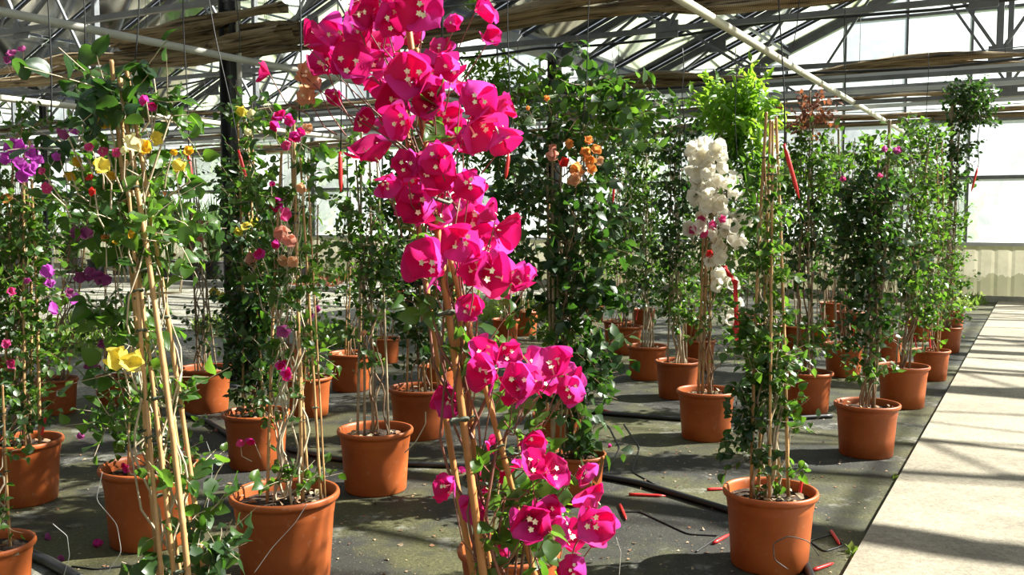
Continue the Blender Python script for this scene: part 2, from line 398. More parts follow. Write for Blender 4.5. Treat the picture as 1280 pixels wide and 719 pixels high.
# trusses
for k, a_ in enumerate((5.87, 8.8, 11.8, 14.8)):
    t = MB()
    for l, r in ROWS:
        mid = (l + r) / 2; zr = zroof(mid); zc = 3.18
        t.beam(ua(l, a_, zc), ua(r, a_, zc), .05, .05)
        t.beam(ua(l, a_, ZE - .06), ua(mid, a_, zr - .08), .07, .10); t.beam(ua(mid, a_, zr - .08), ua(r, a_, ZE - .06), .07, .10)
        n = 4; xs = np.linspace(l, r, n + 1)
        for i in range(n):
            xm = (xs[i] + xs[i + 1]) / 2
            t.beam(ua(xs[i], a_, zc), ua(xm, a_, zroof(xm) - .1), .03, .035); t.beam(ua(xm, a_, zroof(xm) - .1), ua(xs[i + 1], a_, zc), .03, .035)
            t.box(ua(xm, a_, zroof(xm) - .13), .26, .02, .2, P, A); t.box(ua(xs[i], a_, zc), .22, .02, .16, P, A)
        t.beam(ua(mid, a_, zc), ua(mid, a_, zr), .07, .08)
    struct('ceiling_truss', t, M['metal'])
def column(u, a_):
    r = empty('steel_column', ua(u, a_), kind_lab(u, a_), 'column'); 
    m = MB(); b0 = ua(u, a_)
    for s in (-1, 1): m.box(b0 + np.array([0, 0, 1.82]) + P * s * .055, .014, .12, 3.64, P, A)
    m.box(b0 + np.array([0, 0, 1.82]), .11, .014, 3.64, P, A); m.build('post', M['metal_dark'], r, b0)
    m = MB(); m.box(b0 + np.array([0, 0, .008]), .24, .24, .016, P, A); m.build('base_plate', M['metal'], r, b0)
    m = MB(); m.tube([b0 + P * .1 + np.array([0, 0, .05]), b0 + P * .1 + np.array([0, 0, 3.5])], .022, 8); m.build('downpipe', M['pipe'], r, b0)
def kind_lab(u, a_):
    return 'dark steel roof column rising behind the pot of dense dark climber' if a_ < 8 else ('slim steel roof column among the far reeds by the back wall' if u < -10 else 'steel roof column hidden among the climbers in the far middle rows')
column(-5.9, 5.87); column(-5.9, 11.8); column(-16.7, 11.8)

# ------------------------------------------------------------------ overhead things
def roll(px, py, z, u0, u1, r, sag, label, seed, strands=3, drape=0):
    """rolled shade cloth hung across the house from wires"""
    rr = random.Random(seed); c0 = at_z(px, py, z); a0 = float(c0.dot(A))
    o = empty('shade_cloth_roll', ua((u0 + u1) / 2, a0, z), label, 'shade cloth', 'rolled shade cloths under the roof'); off = o.location.copy()
    o.rotation_euler = (0, 0, -AX)
    inv = np.array([P, A, [0, 0, 1.]])          # world -> local rows
    def bld(mb, name, m, smooth=True):
        mb.v = [(v - np.array(off)) @ inv.T for v in mb.v]; return mb.build(name, m, o, None, smooth)
    n = 160; us = np.linspace(u0, u1, n)
    for s in range(strands):
        mb = MB(); ph = [rr.uniform(0, 6.28) for _ in range(6)]
        cz = z - sag * np.abs(np.sin((us - u0) / 2.7 * math.pi + .6)) ** 1.5 + .03 * np.sin(us * 1.7 + ph[0]) + (s - strands / 2) * r * .75
        ca = a0 + .06 * np.sin(us * .9 + ph[1]) + (s % 2) * r * .9
        m_ = 18; rad = r * (.75 + .25 * np.sin(us * 2.3 + ph[2]) + .12 * np.sin(us * 6.1 + ph[3]))
        an = np.arange(m_) * 2 * math.pi / m_
        wr = 1 + .16 * np.sin(an[None, :] * 5 + us[:, None] * 3 + ph[4]) + .1 * np.sin(an[None, :] * 8 - us[:, None] * 5 + ph[5])
        V = P[None, None] * us[:, None, None] + A[None, None] * (ca[:, None] + np.cos(an) * rad[:, None] * wr * 1.1)[..., None] + np.array([0, 0, 1.])[None, None] * (cz[:, None] + np.sin(an) * rad[:, None] * wr * .62)[..., None]
        i = np.arange(n - 1)[:, None] * m_; j = np.arange(m_)[None, :]; j2 = (j + 1) % m_
        mb.add_np(V.reshape(-1, 3), [np.stack([i + j, i + j2, i + m_ + j2, i + m_ + j], -1).reshape(-1, 4)])
        bld(mb, 'cloth_fold', M['cloth'])
    w = MB(); w.tube([ua(x, a0, z + .07 + .03 * math.sin(x)) for x in np.linspace(u0, u1, 24)], .006, 5); bld(w, 'support_wire', M['metal'])
    for x in np.arange(u0 + .4, u1, 1.35): w = MB(); w.tube([ua(x, a0, z + .55), ua(x, a0 + .01, z + .02)], .0025, 4); bld(w, 'hanger', M['wire'])
    return o
roll(640, 14, 2.98, -16, 4.6, .075, .05, 'nearest and thickest roll of tan shade cloth, darkest behind the magenta blooms', 1, 3)
roll(960, 90, 2.98, -17, 4.6, .07, .06, 'tan shade cloth roll second from the camera, passing above the white flowering climber', 2, 3)
roll(1280, 112, 2.92, -17, 4.6, .05, .04, 'third roll of tan shade cloth, in front of the pale gable glazing', 3, 3)
roll(1280, 135, 2.80, -17, 4.6, .06, .04, 'lowest and farthest roll of shade cloth, close to the back wall windows', 4, 3)

def overhead_pipe(pts, r, m, label, name='overhead_pipe', cat='pipe'):
    mb = MB(); pts = np.array(pts); ts = np.linspace(0, 1, 30)
    L = np.linspace(0, 1, len(pts)); q = np.stack([np.interp(ts, L, pts[:, i]) for i in range(3)], 1)
    mb.tube(q, r, 12); c = q.mean(0); o = mb.build(name, m, None, c, True); return tag(o, label, cat)
def along(px, py, z, a0, a1, dz=0):
    c0 = at_z(px, py, z); u = float(c0.dot(P)); return [ua(u, a0, z), ua(u, (a0 + a1) / 2, z - .02 + dz), ua(u, a1, z)]
roll(268, 34, 2.95, -7.2, -5.2, .11, .02, 'short dark bundle of shade cloth gathered at the head of the steel column', 9, 3)
overhead_pipe(along(165, 44, 2.62, -1, 12), .027, M['pipe'], 'grey overhead pipe running down the house above the yellow flowered climber')
overhead_pipe(along(960, 62, 2.72, -1, AF), .030, M['pipe_cream'], 'cream overhead pipe sloping across the view above the bare bamboo canes')
overhead_pipe(along(250, 150, 2.5, 2, AF), .03, M['pipe_cream'], 'pale overhead pipe low over the reeds at the back')
for (px, py, z, lab) in ((640, 60, 3.25, 'black cable strung across the house just under the nearest truss'), (640, 118, 2.9, 'black cable strung across the house behind the second cloth roll')):
    c0 = at_z(px, py, z); a0 = float(c0.dot(A))
    overhead_pipe([ua(x, a0 + .15 * math.sin(x), z - .06 * math.sin(x * 1.3) ** 2) for x in np.linspace(-15, 4.5, 26)], .014, M['hose'], lab, 'overhead_cable', 'cable')
# cross wires and heating rails in the distance
for i, (px, py, z) in enumerate(((960, 103, 2.85), (960, 118, 2.9), (960, 140, 2.75), (640, 128, 2.8), (640, 141, 2.85), (640, 152, 2.7))):
    c0 = at_z(px, py, z); a0 = min(float(c0.dot(A)), AF - .2)
    mb = MB(); mb.beam(ua(-22, a0, z), ua(4.7, a0, z), .03, .045); o = mb.build('ceiling_rail', M['metal'] if i % 2 else M['whiteframe'])
    tag(o, kind='structure')

# drip lines hanging from above, some ending in a red dripper stake
def drip(x0, y0, x1, y1, t, red=None, label='', r=.0028):
    top = at_t(x0, y0, t); bot = at_t(x1, y1, t)
    if top[2] < 2.9 and y0 <= 5: d = unit(top - bot); top = bot + d * ((2.95 - bot[2]) / max(d[2], .2))
    o = empty('hanging_drip_line', top, label, 'drip line', 'black drip lines hanging from the roof')
    mb = MB(); n = 14; f = np.linspace(0, 1, n)[:, None]; q = top * (1 - f) + bot * f; q[:, 0] += .006 * np.sin(f[:, 0] * 9); mb.tube(q, r, 6); mb.build('tube', M['hose'], o, top, True)
    if red:
        e = at_t(red[0], red[1], t); mb = MB(); L = np.linalg.norm(e - bot)
        mb.tube([bot, bot + (e - bot) * .12, bot + (e - bot) * .15, bot + (e - bot) * .8, e], [.006, .006, .0085, .0075, .0025], 8); mb.build('red_dripper', M['redplastic'], o, top, True)
for a in [
 (61, 0, 63, 150, 3.5, None, 'thin black drip line hanging over the purple blossoms'),
 (104, 0, 105, 60, 4.0, None, 'short black drip line hanging beside the top of the nearest cane tripod'),
 (173, 0, 168, 74, 3.8, None, 'thin black drip line crossing the grey overhead pipe by the cane tips'),
 (230, 0, 235, 190, 4.4, (242, 240), 'black drip line with red stake hanging over the reeds'),
 (262, 0, 298, 188, 4.6, (312, 238), 'black drip line with slanting red stake in front of the steel column'),
 (297, 0, 299, 66, 5.2, None, 'black drip line ending at the top of the steel column'),
 (424, 0, 425, 190, 3.6, (426, 240), 'black drip line with long upright red stake left of the magenta blooms'),
 (375, 0, 373, 150, 3.0, None, 'black drip line hanging to the dried peach blossoms'),
 (550, 0, 551, 60, 2.4, None, 'black drip line behind the top magenta blooms'),
 (636, 0, 636, 192, 4.2, (632, 224), 'black drip line with red stake just beside the magenta blooms'),
 (738, 0, 728, 150, 4.3, None, 'black drip line curving down to the orange blossoms'),
 (765, 60, 768, 222, 6.2, (766, 256), 'black drip line with red stake over the big leaved vine'),
 (853, 60, 855, 180, 6.0, None, 'thin drip line above the white blossoms'),
 (919, 60, 921, 230, 7.0, (921, 252), 'black drip line with short red stake beside the white blossoms'),
 (975, 0, 980, 180, 3.6, (999, 248), 'black drip line with the longest red stake beside the bare cane tops'),
 (1000, 0, 990, 60, 5.0, None, 'thin black line under the nearest truss gusset'),
 (1055, 0, 1056, 120, 6.5, None, 'thin drip line in front of the gable window posts'),
 (1160, 60, 1158, 215, 7.5, (1159, 247), 'drip line with red stake in the far right climbers'),
 (1224, 140, 1222, 210, 7.0, (1214, 240), 'drip line with thin red stake before the bright back window'),
 ]: drip(*a)

# ------------------------------------------------------------------ leaves, stems, blossoms
LT = np.array([[0, 0, 0], [-.33, .28, .07], [0, .33, 0], [.33, .28, .07], [-.28, .6, .03], [0, .66, -.04], [.28, .6, .03], [0, 1, -.16]])
LTF = [np.array([[0, 2, 1], [0, 3, 2], [4, 5, 7], [5, 6, 7]]), np.array([[1, 2, 5, 4], [2, 3, 6, 5]])]
_rows = [0, .1, .24, .42, .6, .76, .9, 1.0]; _w = [.02, .26, .38, .39, .31, .2, .09, .0]
LH = []
for _t, _ww in zip(_rows, _w):
    for _q in (-1, -.55, 0, .55, 1): LH.append([_q * _ww, _t - (.07 * abs(_q) if _t < .3 else 0), .10 * abs(_q) * _ww / .39 + .03 * math.sin(_t * 9 + _q * 2) * abs(_q) - .22 * _t * _t])
LH = np.array(LH); LHF = np.array([[i * 5 + j, i * 5 + j + 1, (i + 1) * 5 + j + 1, (i + 1) * 5 + j] for i in range(7) for j in range(4)])
HI = [False]
def leaves(mb, base, d, nrm, size, width=1.0):
    if HI[0] and len(base):
        base = np.asarray(base); n = len(base); d = d / (np.linalg.norm(d, axis=1, keepdims=True) + 1e-9)
        s = np.cross(d, nrm); s /= (np.linalg.norm(s, axis=1, keepdims=True) + 1e-9); nn = np.cross(s, d); cz = NR.uniform(.3, 2.0, (n, 1))
        V = base[:, None] + size[:, None, None] * (LH[None, :, 0, None] * s[:, None] * width + LH[None, :, 1, None] * d[:, None] + (LH[None, :, 2] * cz)[..., None] * nn[:, None])
        mb.add_np(V.reshape(-1, 3), [(LHF[None] + (np.arange(n) * 40)[:, None, None]).reshape(-1, 4)]); return
    base = np.asarray(base); n = len(base)
    if n == 0: return
    d = d / (np.linalg.norm(d, axis=1, keepdims=True) + 1e-9)
    s = np.cross(d, nrm); s /= (np.linalg.norm(s, axis=1, keepdims=True) + 1e-9); nn = np.cross(s, d)
    V = base[:, None] + size[:, None, None] * (LT[None, :, 0, None] * s[:, None] * width + LT[None, :, 1, None] * d[:, None] + LT[None, :, 2, None] * nn[:, None])
    off = (np.arange(n) * 8)[:, None, None]
    mb.add_np(V.reshape(-1, 3), [(LTF[0][None] + off).reshape(-1, 3), (LTF[1][None] + off).reshape(-1, 4)])

def twigs(lmb, smb, centers, outd, L, nl, ls, rad=.0016, up=.35, width=1.0, droop=.0):
    """short leafy shoots; leaves alternate along each"""
    for c, o in zip(centers, outd):
        l = L * R.uniform(.55, 1.25); d = unit(o + np.array([0, 0, up]) + NR.normal(0, .45, 3))
        f = np.linspace(0, 1, 4)[:, None]; bend = NR.normal(0, .18, 3) * l - np.array([0, 0, droop * l])
        pts = c + d * l * f + bend * f ** 2
        if smb is not None: smb.tube(pts, np.array([1, .8, .6, .4]) * rad, 3, False)
        k = max(3, int(nl * R.uniform(.7, 1.3))); ff = (np.arange(k) + .6) / k; ff = ff[:, None]
        bp = c + d * l * ff + bend * ff ** 2
        ld = NR.normal(0, .75, (k, 3)) + d * .35; ld[:, 2] -= .15
        nn = NR.normal(0, .55, (k, 3)) + np.array([.15, -.15, .8])
        leaves(lmb, bp + ld * ls * .12, ld, nn, ls * NR.uniform(.55, 1.2, k), width)

BM = {}
def bract_mesh(color, var, hi):
    """three papery bracts, unit diameter, axis +Z"""
    key = (color, var, hi)
    if key in BM: return BM[key]
    rr = random.Random(hash((var, 5)) & 0xffff); mb = MB(); nt_, nw = (12, 7) if hi else (6, 5)
    base_open = rr.uniform(.65, 1.15)
    for b in range(3):
        az = b * 2.094 + rr.uniform(-.25, .25); op = base_open + rr.uniform(-.3, .3); L = .56 * rr.uniform(.9, 1.1)
        e = np.array([math.cos(az), math.sin(az), 0]); sd = np.array([-math.sin(az), math.cos(az), 0]); tw = rr.uniform(-.3, .3)
        V = []; r_, h_ = 0.01, 0.0
        ts = np.linspace(0, 1, nt_); ph = rr.uniform(0, 6)
        for i, t in enumerate(ts):
            if i:
                ang = op * (.55 + .65 * t); r_ += L / (nt_ - 1) * math.sin(ang); h_ += L / (nt_ - 1) * math.cos(ang)
            w = .40 * (math.sin(math.pi * min(1, t ** .72 * .97 + .03)) ** .8) * L / .5 if t < 1 else 0.004
            for j in range(nw):
                q = (j / (nw - 1) * 2 - 1)
                cup = .13 * q * q * w / .3 + (.030 * math.sin(q * 4 + t * 6 + ph) + .014 * math.sin(q * 11 - t * 9 + ph * 2)) * min(1, t * 2) - .03 * (1 - abs(q)) ** 3
                V.append(e * (r_ - cup * math.cos(op) * .7) + sd * (q * w + tw * .08 * t) + np.array([0, 0, h_ + cup]))
        mb.add(V, [(i * nw + j, i * nw + j + 1, (i + 1) * nw + j + 1, (i + 1) * nw + j) for i in range(nt_ - 1) for j in range(nw - 1)])
    me = mb.mesh('bract_cluster', None, True); me.materials.append(B[color]); BM[key] = me; return me
def floret_mesh():
    if 'fl' in BM: return BM['fl']
    mb = MB(); mb.tube([[0, 0, 0], [.01, 0, .15], [0, 0, .27]], [.012, .018, .016], 6)
    n = 10; V = [[0, 0, .275]]
    for i in range(n):
        r = .066 if i % 2 == 0 else .04; V.append([r * math.cos(i * math.pi / 5), r * math.sin(i * math.pi / 5), .29])
    mb.add(V, [(0, 1 + i, 1 + (i + 1) % n) for i in range(n)])
    me = mb.mesh('floret', None, False); me.materials.append(M['floret']); BM['fl'] = me; return me
FV = [Vector((.11, .04, 0)), Vector((-.08, .09, 0)), Vector((-.02, -.12, 0))]
def blossom(parent, off, pos, size, color, nrm, hi=False, fl=0):
    o = bpy.data.objects.new('blossom', bract_mesh(color, R.randrange(6 if hi else 3), hi)); COL.objects.link(o); o.parent = parent
    o.location = Vector(pos) - Vector(off); n = Vector(nrm).normalized()
    q = n.to_track_quat('Z', 'Y'); o.rotation_mode = 'QUATERNION'
    from mathutils import Quaternion
    o.rotation_quaternion = q @ Quaternion((0, 0, 1), R.uniform(0, 6.28)); o.scale = (size,) * 3
    for k in range(fl):
        c = bpy.data.objects.new('floret', floret_mesh()); COL.objects.link(c); c.parent = o; c.location = FV[k]
        c.rotation_euler = (R.uniform(-.3, .3), R.uniform(-.3, .3), R.uniform(0, 6))
    return o
def blossom_label(color): return None

# pot --------------------------------------------------------------
def pot_profile(W):
    r = W / 2; h = W * .82
    return [(0, .0), (r * .775, 0), (r * .805, .008), (r * .84, h * .35), (r * .885, h * .74), (r * .897, h * .76), (r * .905, h * .80), (r * .918, h * .88),
            (r * .93, h * .91), (r * .985, h * .92), (r, h * .945), (r * 1.0, h * .975), (r * .985, h * .995), (r * .955, h), (r * .925, h * .99), (r * .905, h * .95),
            (r * .89, h * .85), (r * .86, h * .6), (r * .5, h * .58), (0, h * .58)]
POTM = {}
def make_pot(root, off, W, m='pot', soil=True):
    key = (round(W, 2), m)
    if key not in POTM:
        mb = MB(); mb.lathe(pot_profile(W), (0, 0, 0), 48); me = mb.mesh('pot', None, True); me.materials.append(M[m]); POTM[key] = me
    o = bpy.data.objects.new('pot', POTM[key]); COL.objects.link(o); o.parent = root; o.rotation_euler = (0, 0, R.uniform(0, 6))
    h = W * .82; s = MB(); rs = W / 2 * .895; rings = 5; n = 28
    V = [[0, 0, h * .88 + .006]]
    for i in range(1, rings + 1):
        for j in range(n): V.append([rs * i / rings * math.cos(j * 6.2832 / n), rs * i / rings * math.sin(j * 6.2832 / n), h * .86 + (R.uniform(-.006, .012) if i < rings else 0)])
    fc = [(0, 1 + j, 1 + (j + 1) % n) for j in range(n)]
    for i in range(rings - 1):
        b0 = 1 + i * n; b1 = b0 + n; fc += [(b0 + j, b1 + j, b1 + (j + 1) % n, b0 + (j + 1) % n) for j in range(n)]
    s.add(V, fc); s.build('soil', M['soil'], root, None, True)
    # litter lying on the soil
    l = MB(); k = 26; an = NR.uniform(0, 6.28, k); rr_ = rs * np.sqrt(NR.uniform(0, .85, k))
    bp = np.stack([rr_ * np.cos(an), rr_ * np.sin(an), np.full(k, h * .88 + .012)], 1)
    dd = NR.normal(0, 1, (k, 3)); dd[:, 2] *= .3; nn = NR.normal(0, .4, (k, 3)) + np.array([0, 0, 1])
    leaves(l, bp, dd, nn, NR.uniform(.02, .045, k)); q = l.build('leaf_litter', M['litter'], root); q['kind'] = 'stuff'
    return o

def solve_pot(cx, ry, w):
    d = ray(cx, ry); W = 1.4 / (.82 - F * d[2] / w); W = min(max(W, .22), .56)
    if W in (.22, .56): pass
    # depth from rim height on this ray
    t = (.82 * W - 1.4) / d[2]; pt = CAM + d * t
    return W, t, np.array([pt[0], pt[1], 0.0])

def bamboo(mb, p, q, r):
    p = np.asarray(p); q = np.asarray(q); L = np.linalg.norm(q - p); n = max(2, int(L / .17)); pts = []; rd = []
    bow = NR.normal(0, .006, 3) * L
    for i in range(n):
        f0 = i / n; f1 = (i + .93) / n; f2 = (i + .965) / n
        for f, s in ((f0, .98), (f1, .94), (f2, 1.16)):
            pts.append(p + (q - p) * f + bow * math.sin(math.pi * f)); rd.append(r * s * (1 - .25 * f))
    pts.append(q); rd.append(r * .7); mb.tube(pts, rd, 8)

DENS = 2.1
def climber(name, label, pot=None, base=None, W=.4, canes=4, top=None, cr=.007, spread=10, cmat='cane', blobs=(), lm='leaf', ls=.04, nl=6, tl=.13,
            stems=4, smat='stem', stop=None, fl=(), flhi=False, group='potted climbers', cat='potted plant', canepx=None, depth=None, width=1.0, stemr=.005, ribbon=None, sticker=None, redtag=None, tw=True, bare=0, dens=None, fdt=0):
    if pot: W, t, b = solve_pot(*pot)
    else: b = np.array(base, float); t = float(np.dot(b + np.array([0, 0, .3]) - CAM, FW))
    root = empty(name, b, label, cat, group); off = b
    make_pot(root, off, W)
    h = W * .82; zs = h * .86
    T = lambda x, y, dt=0: at_t(x, y, t + dt)
    if top is None and stop is not None: top = stop
    topw = T(*top) if top else b + np.array([0, 0, 1.6])
    # canes
    cl = []
    if canepx:
        for k_, c in enumerate(canepx):
            q0 = T(c[0], c[1], (c[5] if len(c) > 5 else 0)); q1 = T(c[2], c[3], (c[6] if len(c) > 6 else 0)); r_ = c[4] if len(c) > 4 else cr
            d = q1 - q0
            if q1[2] > zs: q1 = q0 + d * ((zs - q0[2]) / d[2])
            rad = math.hypot(q1[0] - b[0], q1[1] - b[1]); mxr = W / 2 * .8
            if rad > mxr: q1[:2] = b[:2] + (q1[:2] - b[:2]) * mxr / rad
            q1[2] = zs - .03; cl.append((q1, q0, r_))
    else:
        for k_ in range(canes):
            an = k_ * 6.283 / max(1, canes) + R.uniform(0, 1); q1 = b + np.array([math.cos(an), math.sin(an), 0]) * W * .22; q1[2] = zs - .03
            an2 = an; q0 = topw + np.array([math.cos(an2), math.sin(an2), 0]) * spread / F * t * R.uniform(.3, 1); q0[2] += R.uniform(-.12, .03)
            cl.append((q1, q0, cr * R.uniform(.85, 1.15)))
    for q1, q0, r_ in cl:
        mb = MB(); bamboo(mb, q1, q0, r_); mb.build('bamboo_cane', M[cmat], root, off, True)
        if t < 4.6:
            for f_ in (.28, .5, .68, .84):
                f_ += R.uniform(-.06, .06); c_ = q1 + (q0 - q1) * f_; d_ = unit(q0 - q1); e_ = unit(np.cross(d_, [0, 1, .1])); g_ = np.cross(e_, d_); tb = MB()
                tb.tube([c_ + (e_ * math.cos(w_) * 1.9 + g_ * math.sin(w_) * 1.3 + d_ * .35 * math.sin(w_ * 2)) * r_ for w_ in np.linspace(0, 6.283, 12)], r_ * .38, 5); tb.build('cane_tie', M['tie'], root, off, True)
    def axis_at(z):
        f = np.clip((z - zs) / max(.1, topw[2] - zs), 0, 1); ctr = np.array([b[0], b[1], zs]); return ctr + (topw - ctr) * f
    # stems
    sm = MB(); rm = random.Random(hash(label) & 0xffff)
    for k_ in range(stems):
        an = NR.uniform(0, 6.28); n = 26; hh = topw[2] * NR.uniform(.75, 1.0) if not bare else topw[2]; pts = []; ph = NR.uniform(0, 6.28); fr_ = NR.uniform(3, 8); rr_ = NR.uniform(.02, .055)
        for i in range(n):
            f = i / (n - 1); z = zs - .02 + (hh - zs) * f; c = axis_at(z)
            sw_ = rr_ * (1.0 + .4 * math.sin(f * 5 + ph)); pts.append(c + np.array([math.cos(an + f * fr_) * sw_ + .012 * math.sin(f * 31 + ph), math.sin(an + f * fr_) * sw_ + .012 * math.cos(f * 27 + ph), z - c[2]]))
        sm.tube(pts, stemr * np.linspace(1.15, .35, n), 6)
    lm_ = MB(); tm_ = sm; HI[0] = t < 4.3
    for bl in blobs:
        px, py, rx, ry, n = bl[:5]; mt = bl[5] if len(bl) > 5 else None; dt = bl[6] if len(bl) > 6 else 0; lsz = bl[7] if len(bl) > 7 else ls
        c = T(px, py, dt); sx = rx / F * t; sz = ry / F * t; dn = dens if dens else DENS; n = max(1, int(round(n * dn)))
        q = NR.normal(0, 1, (n, 3)); q /= np.linalg.norm(q, axis=1, keepdims=True); q *= NR.uniform(0.15, 1, (n, 1)) ** .45
        cen = c + q * np.array([sx, sx * .9, sz]) * .85; outd = q * np.array([1, 1, .4])
        tgt = lm_ if mt is None else MB()
        twigs(tgt, tm_ if tw else None, cen, outd, tl, nl, lsz, width=width)
        if mt is not None: k = tgt.build('foliage', M[mt], root, off, True); k['kind'] = 'stuff'
        # a few branches joining the blob to the stem
        if tw:
            for k_ in range(max(1, n // 14)):
                e = cen[k_]; a0_ = axis_at(max(zs + .02, e[2] - NR.uniform(.08, .3))); mid = (a0_ + e) / 2 + NR.normal(0, .02, 3) - np.array([0, 0, .02])
                tm_.tube([a0_, mid, e], np.array([.0035, .0028, .0018]), 4, False)
    if lm_.n: k = lm_.build('foliage', M[lm], root, off, True); k['kind'] = 'stuff'
    HI[0] = False
    # blossoms
    for q in fl:
        x, y, s, colr = q[:4]; dt = q[4] if len(q) > 4 else NR.uniform(-.17, -.03) + fdt
        pt = T(x, y, dt); size = s / F * (t + dt) * (1.32 if flhi else 1.2)
        out = pt - axis_at(pt[2]); toc = unit(CAM - pt)
        nrm = unit(toc * .75 + unit(out) * .45 + NR.normal(0, .5 if flhi else .38, 3) + np.array([0, 0, .05]))
        pt_ = pt - nrm * size * .2
        blossom(root, off, pt_, size, colr, nrm, flhi, (3 if flhi and s > 26 else (1 if flhi else 0)))
        a0_ = axis_at(max(zs + .05, pt_[2] - NR.uniform(.06, .2))); a0_ = a0_ if (flhi and R.random() < .45) else a0_ * .25 + pt_ * .75 - np.array([0, 0, .04]); mid = (a0_ * .45 + pt_ * .55) - np.array([0, 0, .015]) + NR.normal(0, .01, 3)
        sm.tube([a0_, mid, pt_], [.0014, .0012, .0009] if flhi else [.0022, .0018, .0012], 5, False)
    if sm.n: sm.build('stem', M[smat], root, off, True)
    # tie rings on cane bundle
    for f in (.45, .75):
        tb = MB(); z = zs + (topw[2] - zs) * f; c = axis_at(z); r_ = .03 if not canepx else .028
        tb.tube([c + np.array([math.cos(a) * r_, math.sin(a) * r_, .004 * math.sin(a * 3)]) for a in np.linspace(0, 6.283, 14)], .0035, 5)
        if canes or canepx: tb.build('tie', M['tie'], root, off)
    if ribbon:
        pts = np.array([T(x, y, -.28) for x, y in ribbon]); mb = MB(); V = []; n = 24; L = np.linspace(0, 1, len(pts)); ts = np.linspace(0, 1, n)
        q = np.stack([np.interp(ts, L, pts[:, i]) for i in range(3)], 1)
        for i in range(n):
            w = .017 * (1 + .3 * math.sin(i * 1.3)) * (1 if i < n - 3 else .5); a_ = math.sin(i * .9) * .9; e = np.array([math.cos(a_), math.sin(a_), 0]); V += [q[i] - e * w, q[i] + e * w, q[i] + e * w + np.array([0, .002, 0]), q[i] - e * w + np.array([0, .002, 0])]
        fc = []
        for i in range(n - 1):
            for k_ in range(4): fc.append((4 * i + k_, 4 * i + (k_ + 1) % 4, 4 * i + 4 + (k_ + 1) % 4, 4 * i + 4 + k_))
        mb.add(V, fc); k = mb.build('red_ribbon', M['redcloth'], root, off, True); k['label'] = 'red cloth ribbon'
    if redtag:
        for (x0, y0, x1, y1) in redtag:
            mb = MB(); mb.tube([T(x0, y0, -.02), T(x1, y1, -.02)], .006, 6); mb.build('red_stake', M['redplastic'], root, off)
    if sticker:
        x, y, w_, h_ = sticker; c = T(x, y, -W * .435); r = W / 2 * .835; mb = MB()
        an0 = math.atan2(c[1] - b[1], c[0] - b[0]); V = []; 
        for zz in (c[2] - h_ / 2, c[2] + h_ / 2):
            rr_ = W / 2 * (.842 + .045 * max(0, (zz / h - .35) / .39)) + .002
            for k_ in range(4):
                a_ = an0 + (k_ / 3 - .5) * w_ / rr_; V.append([b[0] + rr_ * math.cos(a_), b[1] + rr_ * math.sin(a_), zz])
        mb.add(V, [(k_, k_ + 1, k_ + 5, k_ + 4) for k_ in range(3)]); mb.build('sticker', M['sticker'], root, off)
    return root, b, W, t

exec_specs = True
# ---- the nearest climber: magenta bougainvillea on orange canes
mg = [(390,50,42),(460,50,62),(423,43,45),(447,13,46),(468,5,50),(502,7,46),(527,12,52),(488,24,42),(520,47,34),(605,10,42),(568,30,22),(613,47,24),(330,90,26),
(407,80,42),(437,83,52),(467,77,46),(420,118,22),(453,147,34),(467,188,56),(495,132,52),(480,108,42),(513,97,52),(533,87,42),(553,62,30),(563,87,36),(577,110,36),(537,127,42),
(553,147,42),(560,165,40),(597,123,42),(617,135,46),(598,157,56),(627,170,46),(633,133,32),(583,177,36),(540,213,52),(520,233,46),(483,230,30),(553,235,46),(588,232,40),(500,150,44),
(450,33,42),(522,255,50),(540,271,46),(573,253,50),(594,273,52),(612,268,36),(577,303,46),(537,330,56),(560,342,44),(630,292,50),(610,312,36),(593,330,42),(614,343,56),(634,345,46),(655,352,38),(587,387,32),
(604,441,42),(610,467,46),(633,443,36),(647,476,46),(670,455,38),(675,478,42),(693,459,50),(704,475,50),(712,487,36),(645,495,36),
(565,503,44),(613,557,22),(559,611,36),(633,585,36),(662,557,36),(669,583,42),(690,590,42),(730,590,32),(605,609,34),(596,635,36),(626,680,32),(662,651,50),(680,639,42),(688,668,38),(711,672,46),(739,625,42),(742,654,50),(757,658,32),(716,712,32),(645,660,42),
(546,198,40),(508,205,36),(478,62,44),(543,112,40)]
fl = []
for x, y, s in mg:
    fl.append((x, y, s, 'magenta', NR.uniform(-.13, .12)))
fl += [(380, 92, 28, 'peach', 0), (384, 122, 26, 'peach', .05), (395, 105, 16, 'salmon', .05)]
climber('bougainvillea', 'tall bougainvillea full of hot magenta blossoms on orange bamboo canes, nearest to the camera', base=(.06, 1.5, 0), W=.4, top=(495, -40),
        canepx=[(497, -60, 602, 719, .0075, .02, -.08), (488, -20, 612, 719, .0065, .1, .05), (556, 300, 665, 719, .006, -.02, 0), (520, 60, 585, 540, .006, .05, .1), (572, 360, 607, 700, .006, .02, .02)],
        cmat='cane_hot', stems=5, smat='stem_red', stemr=.0036, dens=1.2, fl=fl, flhi=True, ls=.034, nl=5, tl=.07,
        blobs=[(540, 180, 30, 40, 3), (560, 395, 35, 20, 3), (590, 470, 30, 40, 4), (625, 430, 18, 12, 3), (650, 500, 30, 16, 3), (680, 620, 50, 40, 9, 'leaf'), (665, 690, 40, 30, 10, 'leaf'), (640, 600, 40, 60, 5), (520, 330, 20, 60, 3)], group=None)
